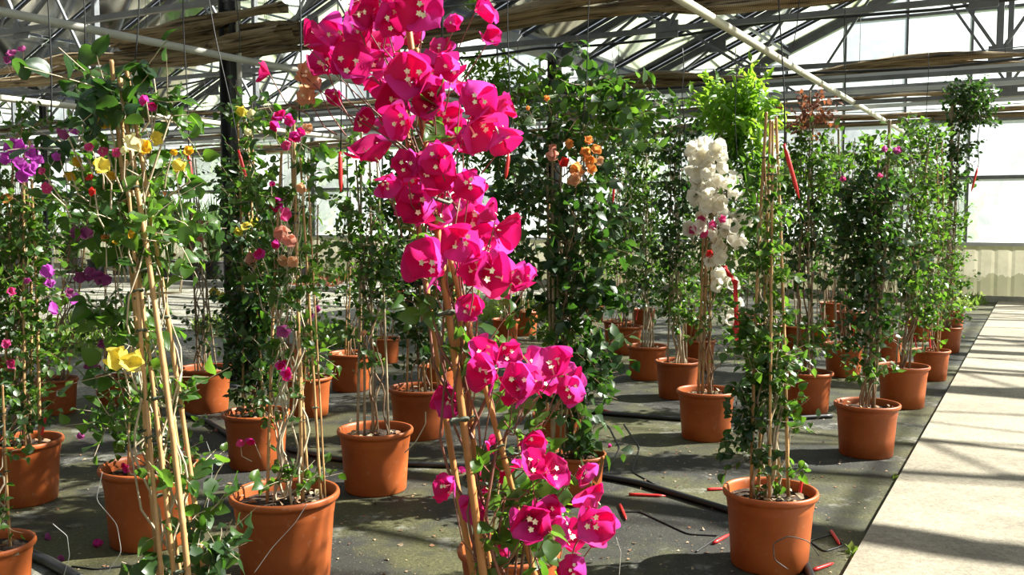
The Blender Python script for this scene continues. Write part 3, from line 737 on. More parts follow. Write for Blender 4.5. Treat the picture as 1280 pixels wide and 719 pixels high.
# ---- tripod of canes, yellow and orange bougainvillea, near left
climber('bougainvillea', 'multi-cane climber with yellow, amber and cream blossoms and big glossy leaves, pot out of view', base=(-.67, 1.95, 0), W=.42, top=(150, 85), cr=.007,
        canepx=[(139, 75, 197, 719, .0065), (149, 95, 226, 705, .0075, -.03, -.1), (157, 82, 252, 719, .0065), (150, 130, 185, 640, .006, .05, .12), (168, 230, 240, 700, .006, .03, .1), (160, 240, 215, 719, .006, -.03, -.05), (162, 250, 232, 719, .005, .02, .0), (158, 200, 204, 719, .0055, -.05, -.1)],
        cmat='cane', stems=6, smat='stem_pale', stemr=.0032, lm='leaf', ls=.040, nl=5, tl=.11, dens=2.0,
        blobs=[(150, 115, 24, 18, 6, 'leaf_dark', -.05, .048), (110, 128, 18, 12, 3, 'leaf_dark', 0, .048), (205, 148, 20, 14, 5), (90, 180, 20, 18, 4, 'leaf_dark'), (140, 235, 45, 18, 12, None, .12), (185, 215, 26, 22, 9, None, .1), (125, 262, 34, 18, 8), (175, 290, 34, 20, 9), (232, 300, 22, 10, 5),
               (160, 325, 22, 18, 5), (130, 400, 20, 26, 5), (195, 420, 16, 26, 3), (150, 470, 18, 16, 4), (145, 520, 14, 14, 3), (205, 500, 14, 18, 3), (235, 600, 10, 25, 4), (258, 640, 8, 25, 3), (268, 690, 8, 24, 5, 'leaf_dark'), (210, 712, 24, 10, 3, 'leaf_dark')],
        fl=[(132,152,18,'amber'),(165,180,24,'cream'),(180,184,18,'amber'),(194,173,18,'yellow'),(126,208,22,'yellow'),(88,219,16,'amber'),(98,203,14,'amber'),(235,188,13,'amber'),(225,208,18,'yellow'),(217,190,10,'amber'),(165,292,13,'amber'),(146,299,13,'amber'),(132,298,11,'orange'),
            (147,448,30,'yellow',-.1),(164,452,28,'yellow',-.12),(181,126,14,'magenta'),(190,133,12,'magenta'),(112,184,12,'pink'),(128,188,14,'pink'),(145,191,12,'pink'),(113,222,13,'red'),(117,240,11,'red'),(80,166,16,'mauve'),(93,163,12,'purple'),(172,460,12,'cream'),(140,220,12,'amber'),(155,188,10,'cream'),(53,215,10,'pink'),(58,235,14,'pink'),(72,195,12,'purple')], flhi=False, group=None)
# ---- middle front pot under the magenta plant
climber('potted_climber', 'terracotta pot cut off by the bottom edge, under the lowest magenta blossoms', pot=(637, 684, 131), canes=2, top=(640, 520), cr=.005, stems=4, stemr=.004,
        blobs=[(650, 640, 30, 30, 8), (670, 670, 30, 25, 8, 'leaf_light')], ls=.035)
climber('potted_climber', 'big-leaved vine with orange and peach blossoms on pale canes, tallest in the middle', pot=(721, 566, 74), top=(700, 150), canepx=[(690, 165, 655, 560, .009), (702, 190, 690, 560, .008), (684, 200, 672, 560, .008), (712, 300, 700, 560, .006), (735, 75, 705, 560, .005)],
        cmat='cane_grey', stems=5, lm='leaf_dark', ls=.075, nl=6, tl=.2, smat='stem',
        blobs=[(725, 380, 28, 50, 28), (728, 470, 25, 45, 26), (715, 560, 18, 40, 10), (740, 300, 34, 50, 28), (700, 240, 36, 50, 22, None, 0, .055), (740, 160, 36, 50, 16), (735, 95, 14, 22, 5), (670, 330, 14, 60, 8), (640, 180, 36, 50, 22, None, .1, .055), (625, 250, 30, 40, 16, None, .1, .055),
               (780, 150, 26, 34, 9, 'leaf'), (690, 130, 40, 25, 9, 'leaf'), (690, 400, 20, 60, 8, 'leaf'), (680, 520, 18, 30, 5, 'leaf')],
        fl=[(745,188,14,'orange'),(731,190,14,'orange'),(737,203,16,'orange'),(722,213,20,'orange'),(720,227,20,'peach'),(691,196,16,'salmon'),(735,176,12,'orange'),(705,204,14,'red'),(683,123,8,'orange'),(660,135,6,'orange'),(712,180,12,'orange'),(748,200,14,'peach'),(690,185,12,'salmon'),(738,212,14,'orange')], fdt=-.14, group=None)
climber('potted_climber', 'terracotta pot with sunlit edge directly behind the big-leaved vine pot', pot=(697, 516, 64), canes=2, top=(695, 250), blobs=[(690, 430, 20, 50, 12)], ls=.05)
# ---- right field
climber('potted_climber', 'green climber on bare-topped cane bundle in large pot beside the concrete path', pot=(963, 611, 117), top=(963, 143), cr=.008, cmat='cane',
        canepx=[(958, 140, 940, 600, .008), (963, 150, 948, 600, .008, .05, .1), (970, 146, 985, 600, .008), (966, 152, 962, 600, .007, -.03, -.05), (955, 190, 975, 610, .006, 0, .06)],
        stems=6, smat='stem_pale', lm='leaf', ls=.038, nl=6, tl=.10,
        blobs=[(943, 430, 13, 50, 20), (970, 420, 13, 50, 20), (955, 340, 20, 40, 20), (940, 520, 15, 40, 16, 'leaf_dark'), (985, 520, 9, 26, 8), (933, 560, 13, 25, 12, 'leaf_dark'), (962, 490, 16, 40, 18), (955, 275, 18, 34, 10), (975, 595, 24, 10, 6), (950, 230, 20, 22, 4, 'leaf')], dens=1.7, redtag=[(999, 622, 1003, 596)], group=None)
climber('potted_climber', 'dense green column climber in clean sunlit pot at the edge of the path', pot=(1084, 503, 80), top=(1110, 158), canepx=[(1112, 150, 1092, 490, .013), (1098, 200, 1078, 490, .012), (1104, 210, 1086, 490, .010)], cmat='cane_grey',
        stems=4, lm='leaf_dark', ls=.048, nl=7, tl=.15, blobs=[(1092, 250, 34, 40, 44), (1085, 300, 30, 40, 44), (1082, 350, 24, 40, 34), (1086, 400, 22, 30, 24), (1105, 195, 24, 24, 16, 'leaf'), (1078, 440, 16, 24, 10), (1115, 320, 18, 40, 16), (1065, 270, 16, 30, 10), (1092, 470, 16, 14, 7, 'leaf')],
        fl=[(1122,188,11,'mauve'),(1106,186,8,'mauve'),(1101,220,8,'pink'),(1053,224,8,'pink')], group=None)
wh = []
wr = random.Random(3)
for (x, y, rx, ry, n) in ((884, 200, 26, 22, 18), (890, 238, 38, 24, 28), (897, 278, 38, 22, 24), (912, 305, 18, 16, 10), (898, 330, 14, 12, 4), (903, 352, 16, 12, 5), (913, 385, 10, 16, 4), (916, 402, 8, 8, 2), (893, 190, 10, 10, 3)):
    for _ in range(n):
        a_ = wr.uniform(0, 6.28); q = math.sqrt(wr.random()); wh.append((x + rx * q * math.cos(a_), y + ry * q * math.sin(a_), wr.uniform(15, 22), 'white', wr.uniform(-.2, .02)))
wh = wh[:94]
wh += [(868, 288, 13, 'pink', -.18), (877, 275, 12, 'pink', -.18), (889, 282, 12, 'pink', -.18), (879, 291, 12, 'pink', -.19), (903, 274, 10, 'pink', -.18), (887, 317, 10, 'red', -.18)]
climber('bougainvillea', 'white flowering bougainvillea with a few pink blossoms and a red ribbon', pot=(883, 487, 74), top=(888, 190), canepx=[(884, 200, 878, 480, .010), (880, 240, 873, 480, .009), (893, 210, 886, 480, .009)], stems=5, smat='stem', stemr=.0045, lm='leaf', ls=.042, nl=6, tl=.13,
        blobs=[(905, 370, 16, 40, 12), (895, 250, 26, 50, 10), (915, 420, 14, 28, 8), (868, 400, 12, 30, 5)], fl=wh, ribbon=[(905, 332), (912, 344), (919, 352), (920, 385), (921, 440)], group=None)
climber('potted_climber', 'climber on leaning grey canes, pot overlapping the one with two red stakes', pot=(1129, 456, 64), top=(1150, 150), canepx=[(1160, 190, 1128, 450, .012), (1155, 240, 1137, 450, .010), (1140, 170, 1120, 450, .008)], cmat='cane_grey', stems=5, lm='leaf', ls=.05, nl=7, tl=.16,
        blobs=[(1148, 180, 22, 30, 24), (1140, 240, 24, 34, 26), (1142, 300, 22, 34, 26), (1150, 360, 24, 30, 26), (1110, 410, 12, 24, 8), (1152, 405, 14, 24, 12), (1130, 340, 18, 40, 12, 'leaf_dark')])
climber('potted_climber', 'slim climber in pot holding two short red stakes, near the path', pot=(1164, 437, 46), canes=3, top=(1168, 170), blobs=[(1168, 230, 14, 40, 26), (1165, 310, 14, 40, 24), (1162, 380, 12, 30, 14)], ls=.05, nl=7, tl=.16, redtag=[(1146, 435, 1143, 421), (1163, 435, 1162, 424)], group=None)
climber('potted_climber', 'tallest climber bending over at its bushy top, last but one along the path', pot=(1183, 408, 39), top=(1200, 130), canepx=[(1190, 130, 1180, 400, .022), (1200, 150, 1186, 400, .012)], cmat='cane_grey', stems=4, lm='leaf_dark', ls=.055, nl=8, tl=.18,
        blobs=[(1214, 118, 20, 16, 34), (1212, 142, 22, 20, 40), (1198, 180, 14, 26, 26), (1186, 230, 14, 30, 24), (1188, 290, 12, 40, 24, 'leaf'), (1190, 350, 12, 30, 16, 'leaf'), (1188, 390, 12, 10, 8, 'leaf')], group=None)
climber('potted_climber', 'small far pot last in the row beside the path end', pot=(1190, 389, 30), canes=2, top=(1188, 240), blobs=[(1185, 320, 14, 50, 20), (1205, 378, 14, 8, 8, 'weed')], ls=.05, nl=7, tl=.15, group=None)
climber('potted_climber', 'climber on one thin pole, pot shaded under a wide lit rim, behind the column climber', pot=(1055, 429, 50), canes=2, top=(1044, 165), cr=.012, cmat='cane_grey', stems=4, blobs=[(1045, 200, 16, 26, 14), (1050, 260, 18, 40, 18, 'leaf_dark'), (1045, 330, 20, 40, 14)], ls=.05, nl=6, tl=.17, redtag=[(1066, 425, 1067, 412)], group=None)
climber('potted_climber', 'climber with rusty dead leaves at its very top and bushy low shoot', pot=(1010, 464, 62), top=(1012, 115), canes=3, cr=.008, cmat='cane_grey', stems=5, stemr=.007, lm='leaf', ls=.055, nl=7, tl=.17,
        blobs=[(1013, 145, 10, 26, 22, 'leaf_dry', 0, .04), (1010, 195, 26, 26, 24), (1010, 240, 30, 30, 34), (1015, 290, 28, 30, 30, 'leaf_dark'), (1010, 340, 24, 30, 16, 'leaf_dark'), (1015, 433, 14, 12, 12, 'leaf'), (1000, 400, 20, 20, 6)], group=None)
climber('potted_climber', 'dense climber behind the white flowering one, exposed roots over its sunlit pot', pot=(847, 451, 56), canes=3, top=(842, 150), cmat='cane_grey', stems=6, smat='stem_pale', stemr=.009, lm='leaf_dark', ls=.055, nl=7, tl=.17,
        blobs=[(845, 180, 24, 40, 34), (848, 250, 24, 40, 34), (845, 320, 24, 40, 34), (850, 380, 24, 30, 26, 'leaf'), (830, 130, 16, 16, 8)], group=None)
climber('potted_climber', 'straight-trunked climber in bright orange pot, left of the exposed-root one', pot=(809, 431, 52), canes=2, top=(810, 160), cmat='cane_grey', stems=5, smat='stem_pale', stemr=.008, lm='leaf', ls=.055, nl=7, tl=.17,
        blobs=[(808, 190, 22, 40, 26), (806, 260, 22, 40, 30), (808, 330, 20, 40, 26), (805, 370, 18, 20, 12, 'leaf_dark')], group=None)
climber('potted_climber', 'climber in a dark shaded pot with a small pot set on its soil', pot=(782, 407, 43), canes=3, top=(780, 170), cmat='cane_grey', lm='leaf_dark', ls=.06, nl=7, tl=.18, blobs=[(778, 210, 18, 40, 22), (778, 290, 20, 40, 26), (780, 350, 20, 30, 22, 'leaf')], redtag=[(795, 400, 798, 382)], group=None)
climber('potted_climber', 'far small climber in shade beside the big-leaved vine', pot=(743, 379, 27), canes=2, top=(745, 240), lm='leaf_light', ls=.06, nl=7, tl=.2, blobs=[(748, 320, 18, 30, 20), (745, 355, 16, 14, 10), (750, 270, 18, 30, 16, 'leaf')], group=None)
climber('potted_climber', 'far dark pot with bushy climber seen between two lit pots', pot=(805, 386, 30), canes=2, top=(812, 230), lm='leaf_dark', ls=.06, nl=7, tl=.2, blobs=[(812, 290, 18, 50, 24), (815, 350, 16, 30, 16)], group=None)
climber('wisteria', 'pale bright green broad-leaved climber behind the white blossoms', pot=(872, 424, 46), canes=3, top=(905, 130), lm='leaf_light', ls=.13, width=.5, nl=9, tl=.26, smat='stem_pale',
        blobs=[(895, 130, 26, 16, 14), (930, 125, 26, 18, 14), (915, 160, 34, 24, 26), (925, 210, 30, 30, 24, 'leaf'), (930, 270, 24, 40, 20, 'leaf'), (900, 330, 24, 40, 14, 'leaf'), (945, 150, 20, 20, 8)], group=None)
climber('wisteria', 'pale bright green climber glowing behind the upper magenta blossoms', pot=(655, 388, 38), canes=3, top=(640, 110), lm='leaf_light', ls=.14, width=.5, nl=9, tl=.28, smat='stem_pale',
        blobs=[(605, 98, 26, 14, 16), (650, 112, 24, 16, 12), (640, 150, 30, 26, 16, 'leaf'), (600, 190, 26, 30, 16, 'leaf'), (655, 240, 30, 40, 20, 'leaf'), (640, 320, 26, 50, 14, 'leaf')], group=None)
climber('wisteria', 'bright green lush climber between the orange blossoms and the dark columns', pot=(772, 400, 38), canes=3, top=(770, 130), lm='leaf_light', ls=.11, width=.55, nl=9, tl=.24, smat='stem_pale',
        blobs=[(752, 150, 28, 22, 16), (785, 165, 26, 24, 18), (765, 200, 24, 30, 16), (790, 260, 20, 40, 16, 'leaf'), (760, 300, 24, 40, 16, 'leaf')], group=None)
far = [((996, 407, 36), 'shaded far pot with bare twisting stems, beside the rusty-topped climber', (985, 190), [(985, 240, 18, 50, 20), (990, 320, 16, 40, 10)]),
       ((1027, 411, 27), 'small far pot with curly dry twigs, before the shaded wall of pots', (1030, 200), [(1030, 250, 16, 50, 16)]),
       ((1062, 389, 36), 'far shaded pot third from the back wall, behind the thin-pole climber', (1065, 170), [(1068, 210, 16, 40, 20), (1065, 300, 16, 40, 16)]),
       ((1043, 378, 36), 'farthest shaded pot near the back wall, over the curly dry twigs', (1035, 180), [(1036, 220, 14, 50, 16), (1038, 310, 16, 40, 10)]),
       ((1109, 419, 40), 'shaded pot tucked between the column climber and the leaning canes', (1118, 180), [(1120, 230, 18, 40, 20), (1115, 320, 16, 40, 20)]),
       ((1098, 396, 34), 'far shaded pot behind the leaning grey canes', (1100, 190), [(1100, 260, 16, 50, 16)]),
       ((1150, 400, 32), 'far pot hidden behind the slim two-stake climber', (1150, 160), [(1155, 200, 16, 40, 24), (1158, 280, 16, 40, 18)]),
       ((962, 405, 38), 'far pot behind the bare-topped cane bundle', (965, 200), [(965, 240, 20, 50, 26), (960, 320, 18, 40, 20)]),
       ((930, 392, 34), 'far pot of bushy greens behind the red ribbon', (935, 200), [(935, 290, 20, 50, 24), (930, 350, 18, 30, 14)]),
       ((868, 395, 32), 'far pot of greens behind the white blossom stem', (865, 200), [(868, 270, 20, 50, 24), (865, 340, 18, 30, 14)]),
       ((715, 372, 28), 'far pot glimpsed left of the small shaded climber', (715, 200), [(715, 300, 18, 50, 18)]),
       ((575, 400, 36), 'far pot behind the orange canes of the magenta plant', (575, 220), [(575, 330, 16, 50, 12)]),
       ((632, 398, 36), 'shallow shaded pot with reddish litter behind the lower magenta blossoms', (625, 260), [(620, 370, 20, 20, 8, 'leaf_light')])]
for p_, lab, tp, bl in far:
    climber('potted_climber', lab, pot=p_, canes=3, top=tp, cmat='cane_grey', cr=.007, stems=3, stemr=.006, lm=R.choice(['leaf', 'leaf_dark']), ls=.06, nl=7, tl=.2, blobs=bl, group=None)

# ---- left field
climber('potted_climber', 'sparse climber with faded pink and peach blossoms in the largest front pot', pot=(356, 614, 135), top=(368, 145), canepx=[(367, 150, 378, 600, .0085), (352, 190, 335, 600, .007), (375, 190, 400, 600, .006), (364, 170, 385, 590, .006, .1, .1), (385, 220, 405, 590, .004)], cmat='cane',
        stems=8, smat='stem_pale', stemr=.0045, lm='leaf', ls=.04, nl=5, tl=.11, blobs=[(350, 160, 22, 18, 7), (345, 260, 30, 40, 14), (335, 350, 24, 50, 12), (375, 340, 18, 50, 12), (385, 440, 18, 50, 9), (335, 480, 12, 50, 6), (385, 215, 18, 30, 7), (375, 600, 26, 10, 6), (325, 220, 24, 30, 8)],
        fl=[(350,147,18,'magenta'),(363,150,16,'magenta'),(344,158,14,'magenta'),(368,172,16,'magenta'),(358,182,13,'pink'),(376,165,12,'magenta'),(384,160,14,'peach'),(347,256,18,'magenta'),(355,268,18,'pink'),(353,291,22,'salmon'),(362,300,18,'salmon'),(346,306,14,'magenta'),(355,326,15,'peach'),(366,327,15,'peach'),
            (325,318,15,'magenta'),(316,325,18,'salmon'),(355,413,18,'mauve'),(350,455,14,'magenta'),(357,465,14,'magenta'),(358,472,12,'magenta'),(377,235,14,'peach'),(340,230,8,'magenta'),(300,553,12,'pink'),(314,551,14,'magenta')], group=None)
climber('potted_climber', 'sparse green climber on four pale canes in clean orange pot, standing clear in the middle', pot=(469, 535, 95), top=(460, 170), canepx=[(452, 165, 447, 525, .008), (462, 190, 466, 525, .008), (470, 180, 485, 525, .007), (445, 200, 455, 525, .007)], cmat='cane_grey', stems=5, smat='stem', lm='leaf', ls=.048, nl=6, tl=.14,
        blobs=[(450, 200, 22, 24, 8), (455, 260, 28, 30, 20), (465, 310, 28, 34, 22), (470, 360, 22, 34, 14), (450, 400, 16, 30, 6), (480, 340, 18, 30, 8, 'leaf_dark'), (470, 440, 14, 30, 3)], fl=[(455, 417, 9, 'peach')], group=None)
climber('potted_climber', 'dense dark climber with a few pale yellow blossoms at the foot of the steel column', pot=(320, 513, 85), top=(305, 135), canes=4, cr=.008, stems=4, lm='leaf_dark', ls=.055, nl=7, tl=.15, blobs=[(315, 440, 28, 50, 50), (318, 370, 28, 40, 42), (312, 310, 26, 30, 28), (305, 250, 24, 40, 22), (305, 150, 14, 16, 7, 'leaf'), (300, 200, 16, 30, 7), (325, 490, 24, 14, 12)],
        fl=[(303,137,16,'yellow'),(314,143,13,'cream'),(298,290,13,'yellow'),(307,283,12,'yellow'),(317,278,12,'yellow'),(310,165,10,'cream')], fdt=-.08, group=None)
climber('potted_climber', 'low sprouting plant in pot behind the spreading cane tripod, pink petals on its soil', pot=(186, 580, 120), top=(170, 400), canes=2, stems=5, smat='stem_pale', lm='leaf', ls=.04, blobs=[(150, 520, 18, 30, 9), (160, 545, 18, 20, 6), (215, 560, 16, 20, 5), (175, 470, 20, 40, 8)], redtag=[(230, 562, 234, 548)], fl=[(158, 584, 14, 'magenta'), (168, 586, 12, 'salmon')], group=None)
climber('bougainvillea', 'bougainvillea topped with a bright purple blossom cluster at the left edge', pot=(28, 548, 96), top=(28, 165), canes=4, cr=.008, stems=6, stemr=.006, smat='stem', lm='leaf', ls=.05, nl=6, tl=.15, blobs=[(15, 250, 30, 40, 22), (30, 310, 34, 40, 30), (30, 370, 34, 40, 28), (35, 430, 34, 40, 24), (25, 490, 30, 30, 18), (25, 525, 28, 14, 10, 'leaf_dark'), (60, 270, 24, 30, 10)],
        fl=[(12,186,18,'purple'),(28,182,18,'purple'),(38,190,18,'purple'),(46,200,16,'purple'),(24,204,18,'purple'),(34,212,18,'purple'),(28,220,16,'purple'),(42,212,14,'purple'),(8,198,16,'purple'),(20,178,14,'purple'),(7,248,13,'orange'),
            (60,340,18,'purple'),(63,356,14,'purple'),(65,386,18,'purple'),(92,373,16,'purple'),(85,365,12,'mauve'),(14,365,11,'pink'),(14,455,12,'pink'),(8,430,12,'pink'),(33,350,10,'mauve')], fdt=-.08, redtag=[(52, 544, 57, 522)], group=None)
climber('bougainvillea', 'mauve flowering climber leaning between the purple one and the cane tripod', pot=(70, 472, 54), top=(110, 200), canes=2, stems=6, smat='stem', lm='leaf', ls=.06, nl=6, tl=.2, blobs=[(100, 250, 30, 30, 14), (95, 320, 30, 30, 10), (75, 440, 16, 20, 5), (120, 400, 20, 40, 10)],
        fl=[(98,290,20,'mauve'),(108,294,20,'mauve'),(100,345,16,'mauve'),(110,343,18,'mauve'),(122,347,18,'mauve'),(132,350,14,'mauve'),(118,450,16,'mauve'),(112,460,16,'mauve'),(126,430,12,'mauve'),(130,395,12,'magenta'),(110,395,10,'magenta')], sticker=(77, 493, .05, .035), group=None)
climber('potted_climber', 'thin young climber in pot cut off at the lower left corner', pot=(-14, 677, 108), canes=2, top=(-5, 480), stems=3, smat='stem_pale', lm='leaf', ls=.035, blobs=[(2, 640, 12, 20, 4), (0, 560, 10, 30, 3)], group=None)
climber('potted_climber', 'scrubby dry climber in sunlit pot left of the steel column', pot=(256, 459, 67), top=(240, 190), canes=3, cmat='cane_grey', stems=6, lm='leaf_dark', ls=.045, nl=5, tl=.18, blobs=[(250, 415, 34, 24, 18), (240, 230, 22, 30, 9, 'leaf'), (235, 300, 18, 40, 6, 'leaf_dry'), (265, 330, 20, 50, 8)],
        fl=[(245,270,10,'salmon'),(268,365,14,'yellow'),(278,372,13,'yellow'),(286,382,13,'yellow'),(262,282,9,'magenta'),(250,300,9,'salmon'),(240,240,9,'cream')], group=None)
climber('potted_climber', 'pot half hidden behind the pink and peach climber, lit on one side', pot=(385, 470, 60), canes=3, top=(392, 250), stems=5, smat='stem', lm='leaf', ls=.045, blobs=[(395, 330, 22, 50, 12), (385, 420, 20, 40, 9)], fl=[(398,386,9,'mauve'),(388,395,9,'mauve')], group=None)
climber('potted_climber', 'dark red-shaded pot with thin climber behind the clear standing orange pot', pot=(438, 441, 57), canes=3, top=(440, 230), stems=4, lm='leaf_dark', ls=.05, blobs=[(440, 290, 22, 50, 12), (440, 380, 22, 40, 12)], group=None)
climber('potted_climber', 'dense dark green column climber close behind the magenta canes', pot=(523, 484, 76), canes=4, top=(515, 170), stems=4, lm='leaf_dark', ls=.055, nl=7, tl=.17, blobs=[(510, 210, 26, 34, 26), (510, 270, 26, 40, 30), (515, 340, 26, 40, 34), (520, 400, 24, 40, 30), (525, 440, 20, 20, 10)], group=None)
climber('potted_climber', 'narrow far pot between the red-shaded pot and the dark column climber', pot=(482, 423, 37), canes=2, top=(485, 250), stems=4, lm='leaf', ls=.055, blobs=[(485, 330, 18, 50, 16), (478, 385, 16, 20, 6)], group=None)
climber('potted_climber', 'low pot with twiggy stems just behind the orange canes', pot=(547, 457, 46), canes=2, top=(548, 330), stems=4, lm='leaf', ls=.05, blobs=[(550, 410, 18, 30, 10)], group=None)
climber('potted_climber', 'far brown-shaded pot seen through the cane tripod', pot=(140, 470, 44), canes=2, top=(140, 300), stems=3, lm='leaf', ls=.05, blobs=[(140, 420, 20, 30, 8)], fl=[(125, 460, 10, 'mauve')], group=None)
climber('potted_climber', 'far climber in shade by the column, behind the dense dark one', pot=(352, 432, 44), canes=3, top=(345, 230), stems=4, lm='leaf_dark', ls=.055, blobs=[(345, 300, 24, 50, 18), (350, 380, 20, 40, 12)], group=None)
climber('potted_climber', 'leafy climber at the left edge behind the purple flowering one', pot=(-8, 450, 56), canes=3, top=(30, 150), stems=4, lm='leaf', ls=.06, nl=7, tl=.2, blobs=[(32, 158, 24, 10, 10), (0, 330, 24, 60, 22), (0, 420, 24, 40, 14)], fl=[(15,68,12,'mauve'),(28,62,12,'mauve'),(8,76,10,'mauve')], group=None)

# tipped pot lying on the gravel at the back
W_ = .26; c_ = at_z(494, 366, W_ / 2)
mb = MB(); mb.lathe(pot_profile(W_)[:-2], (0, 0, 0), 32); o = mb.build('terracotta_pot', M['pot'], None, None, True)
o.location = c_ - np.array([.1, 0, 0]); o.rotation_euler = (math.radians(92), 0, math.radians(75)); tag(o, 'empty terracotta pot tipped over on the pale gravel at the back', 'pot')

# ---- reeds and bird-of-paradise in black pots near the back wall
def reed(u, a_, h, n, wide, label, name, cat, flower=False, W=.5):
    b = ua(u, a_); root = empty(name, b, label, cat); make_pot(root, b, W, 'blackpot'); zs = W * .68
    mb = MB(); LL = 5
    for i in range(n):
        an = NR.uniform(0, 6.28); lean = NR.uniform(.05, .5); L = h * NR.uniform(.6, 1.1); w = wide * NR.uniform(.7, 1.2); e = np.array([math.cos(an), math.sin(an), 0]); s = np.array([-e[1], e[0], 0])
        p0 = b + e * W * .25 * NR.uniform(0, 1) + np.array([0, 0, zs]); V = []
        for k in range(LL):
            f = k / (LL - 1); c = p0 + e * L * lean * f ** 1.8 + np.array([0, 0, L * (f - .35 * lean * f ** 3)])
            ww = w * (math.sin(math.pi * (f * .9 + .08)) ** .7 if wide < .04 else (.1 if f < .5 else math.sin(math.pi * min(1, (f - .5) * 1.9 + .03))))
            V += [c - s * ww, c + np.array([0, 0, -.2 * ww]), c + s * ww]
        mb.add(V, [(3 * k + j, 3 * k + j + 1, 3 * k + j + 4, 3 * k + j + 3) for k in range(LL - 1) for j in range(2)])
    k = mb.build('foliage', M['reed'], root, b, True); k['kind'] = 'stuff'
    if flower:
        for i in range(3):
            an = NR.uniform(0, 6.28); c = b + np.array([math.cos(an) * .25, math.sin(an) * .25, zs + h * NR.uniform(.8, 1.0)])
            st = MB(); st.tube([b + np.array([0, 0, zs]), (b + c) / 2 + np.array([0, 0, zs / 2]), c], .012, 5); st.build('flower_stalk', M['reed'], root, b)
            f_ = MB()
            for k in range(4):
                d = np.array([R.uniform(-.4, .4), R.uniform(-.3, .3), 1]); leaves(f_, np.array([c]), np.array([d]), np.array([[1., 0, 0]]), np.array([.2]), .5)
            f_.build('flower', B['orange'], root, b)
reed_specs = []
k = 0
for i, px in enumerate((20, 55, 92, 122, 152, 183, 212, 240, 268, 300, 335, 372)):
    pt = at_a(px, 335, 15.9 - (i % 2) * .7); reed_specs.append((float(pt.dot(P)), float(pt.dot(A)), px, i))
rl = ['reed clump in black pot beyond the purple blossoms', 'reed clump in black pot just past the purple blossom stem', 'tall reeds in black pot behind the mauve blossoms', 'bird of paradise plant in black pot left of the cane tripod', 'reed clump behind the cane tripod', 'bird of paradise plant with orange flowers right of the cane tripod',
      'bird of paradise plant with orange flowers under the slanting red stake', 'grassy reeds in black pot under the dry climber top', 'reeds in black pot just left of the steel column', 'reeds in black pot just right of the steel column', 'reeds behind the faded pink blossoms', 'last reed clump beside the thick back wall mullion']
for u_, a_, px, i in reed_specs:
    fl_ = i in (3, 5, 6); reed(u_, a_, 1.6 if not fl_ else 1.7, 130 if not fl_ else 44, .022 if not fl_ else .11, rl[i], 'bird_of_paradise' if fl_ else 'potted_reed', 'potted plant', fl_)
# low kerb before the reeds
kb = MB(); kb.beam(ua(-18, 14.2, .04), ua(-8.5, 14.2, .04), .1, .09); struct('trim_kerb', kb, simple('kerb_grey', (.4, .4, .38), .85))

# weeds & litter
def weeds(px, py, rx, ry, n, name, label, m='weed', size=.14, w=.35):
    mb = MB(); P_ = []
    for _ in range(n):
        a_ = R.uniform(0, 6.28); q = math.sqrt(R.random()); P_.append(at_z(px + rx * q * math.cos(a_), py + ry * q * math.sin(a_), 0))
    P_ = np.array(P_); d = NR.normal(0, .5, (n, 3)) + np.array([0, 0, .9]); leaves(mb, P_, d, NR.normal(0, 1, (n, 3)), size * NR.uniform(.4, 1.2, n), w)
    o = mb.build(name, m if not isinstance(m, str) else M[m], None, P_.mean(0) * np.array([1, 1, 0]), True); tag(o, label, 'weeds', None, 'stuff')
weeds(300, 412, 60, 14, 700, 'weed_patch', 'green weeds growing on the gravel left of the steel column')
weeds(415, 425, 40, 12, 700, 'weed_patch', 'grassy weeds behind the dark red-shaded pot')
weeds(425, 345, 50, 6, 700, 'weed_patch', 'bright weeds along the foot of the back wall by the thick mullion', size=.3)
weeds(90, 425, 60, 25, 900, 'weed_patch', 'weeds among the pots near the purple blossoms')
weeds(640, 395, 50, 14, 600, 'weed_patch', 'sunlit weeds beyond the lower magenta blossoms', size=.2)
weeds(1210, 378, 22, 6, 260, 'weed_patch', 'weeds at the foot of the last pot near the path end', size=.16)
weeds(1120, 598, 4, 4, 7, 'weed_patch', 'tiny weed in the joint along the path edge', size=.04, w=.8)
weeds(1064, 694, 6, 8, 14, 'weed_patch', 'small weeds in the joint at the near end of the path', size=.05, w=.8)
weeds(390, 352, 40, 10, 500, 'dead_leaf_heap', 'heap of rusty dead leaves on the gravel', 'leaf_dry', .16, .8)
lt = MB(); pts = []
for _ in range(2600):
    px = R.uniform(0, 1230); py = 350 + 369 * R.random() ** 1.3; q = at_z(px, py, .004)
    if q.dot(P) < UP_EDGE - .02 and q.dot(A) < AF - .2 and q.dot(P) > U0: pts.append(q)
pts = np.array(pts); n = len(pts); d = NR.normal(0, 1, (n, 3)); d[:, 2] *= .15; d[:, 2] = np.abs(d[:, 2])
leaves(lt, pts, d, NR.normal(0, .3, (n, 3)) + np.array([0, 0, 1]), NR.uniform(.006, .03, n) * NR.uniform(.5, 1, n)); tag(lt.build('leaf_litter', M['litter'], None, None, True), 'scattered dry leaves and crumbs on the dark weed mat', 'leaf litter', None, 'stuff')

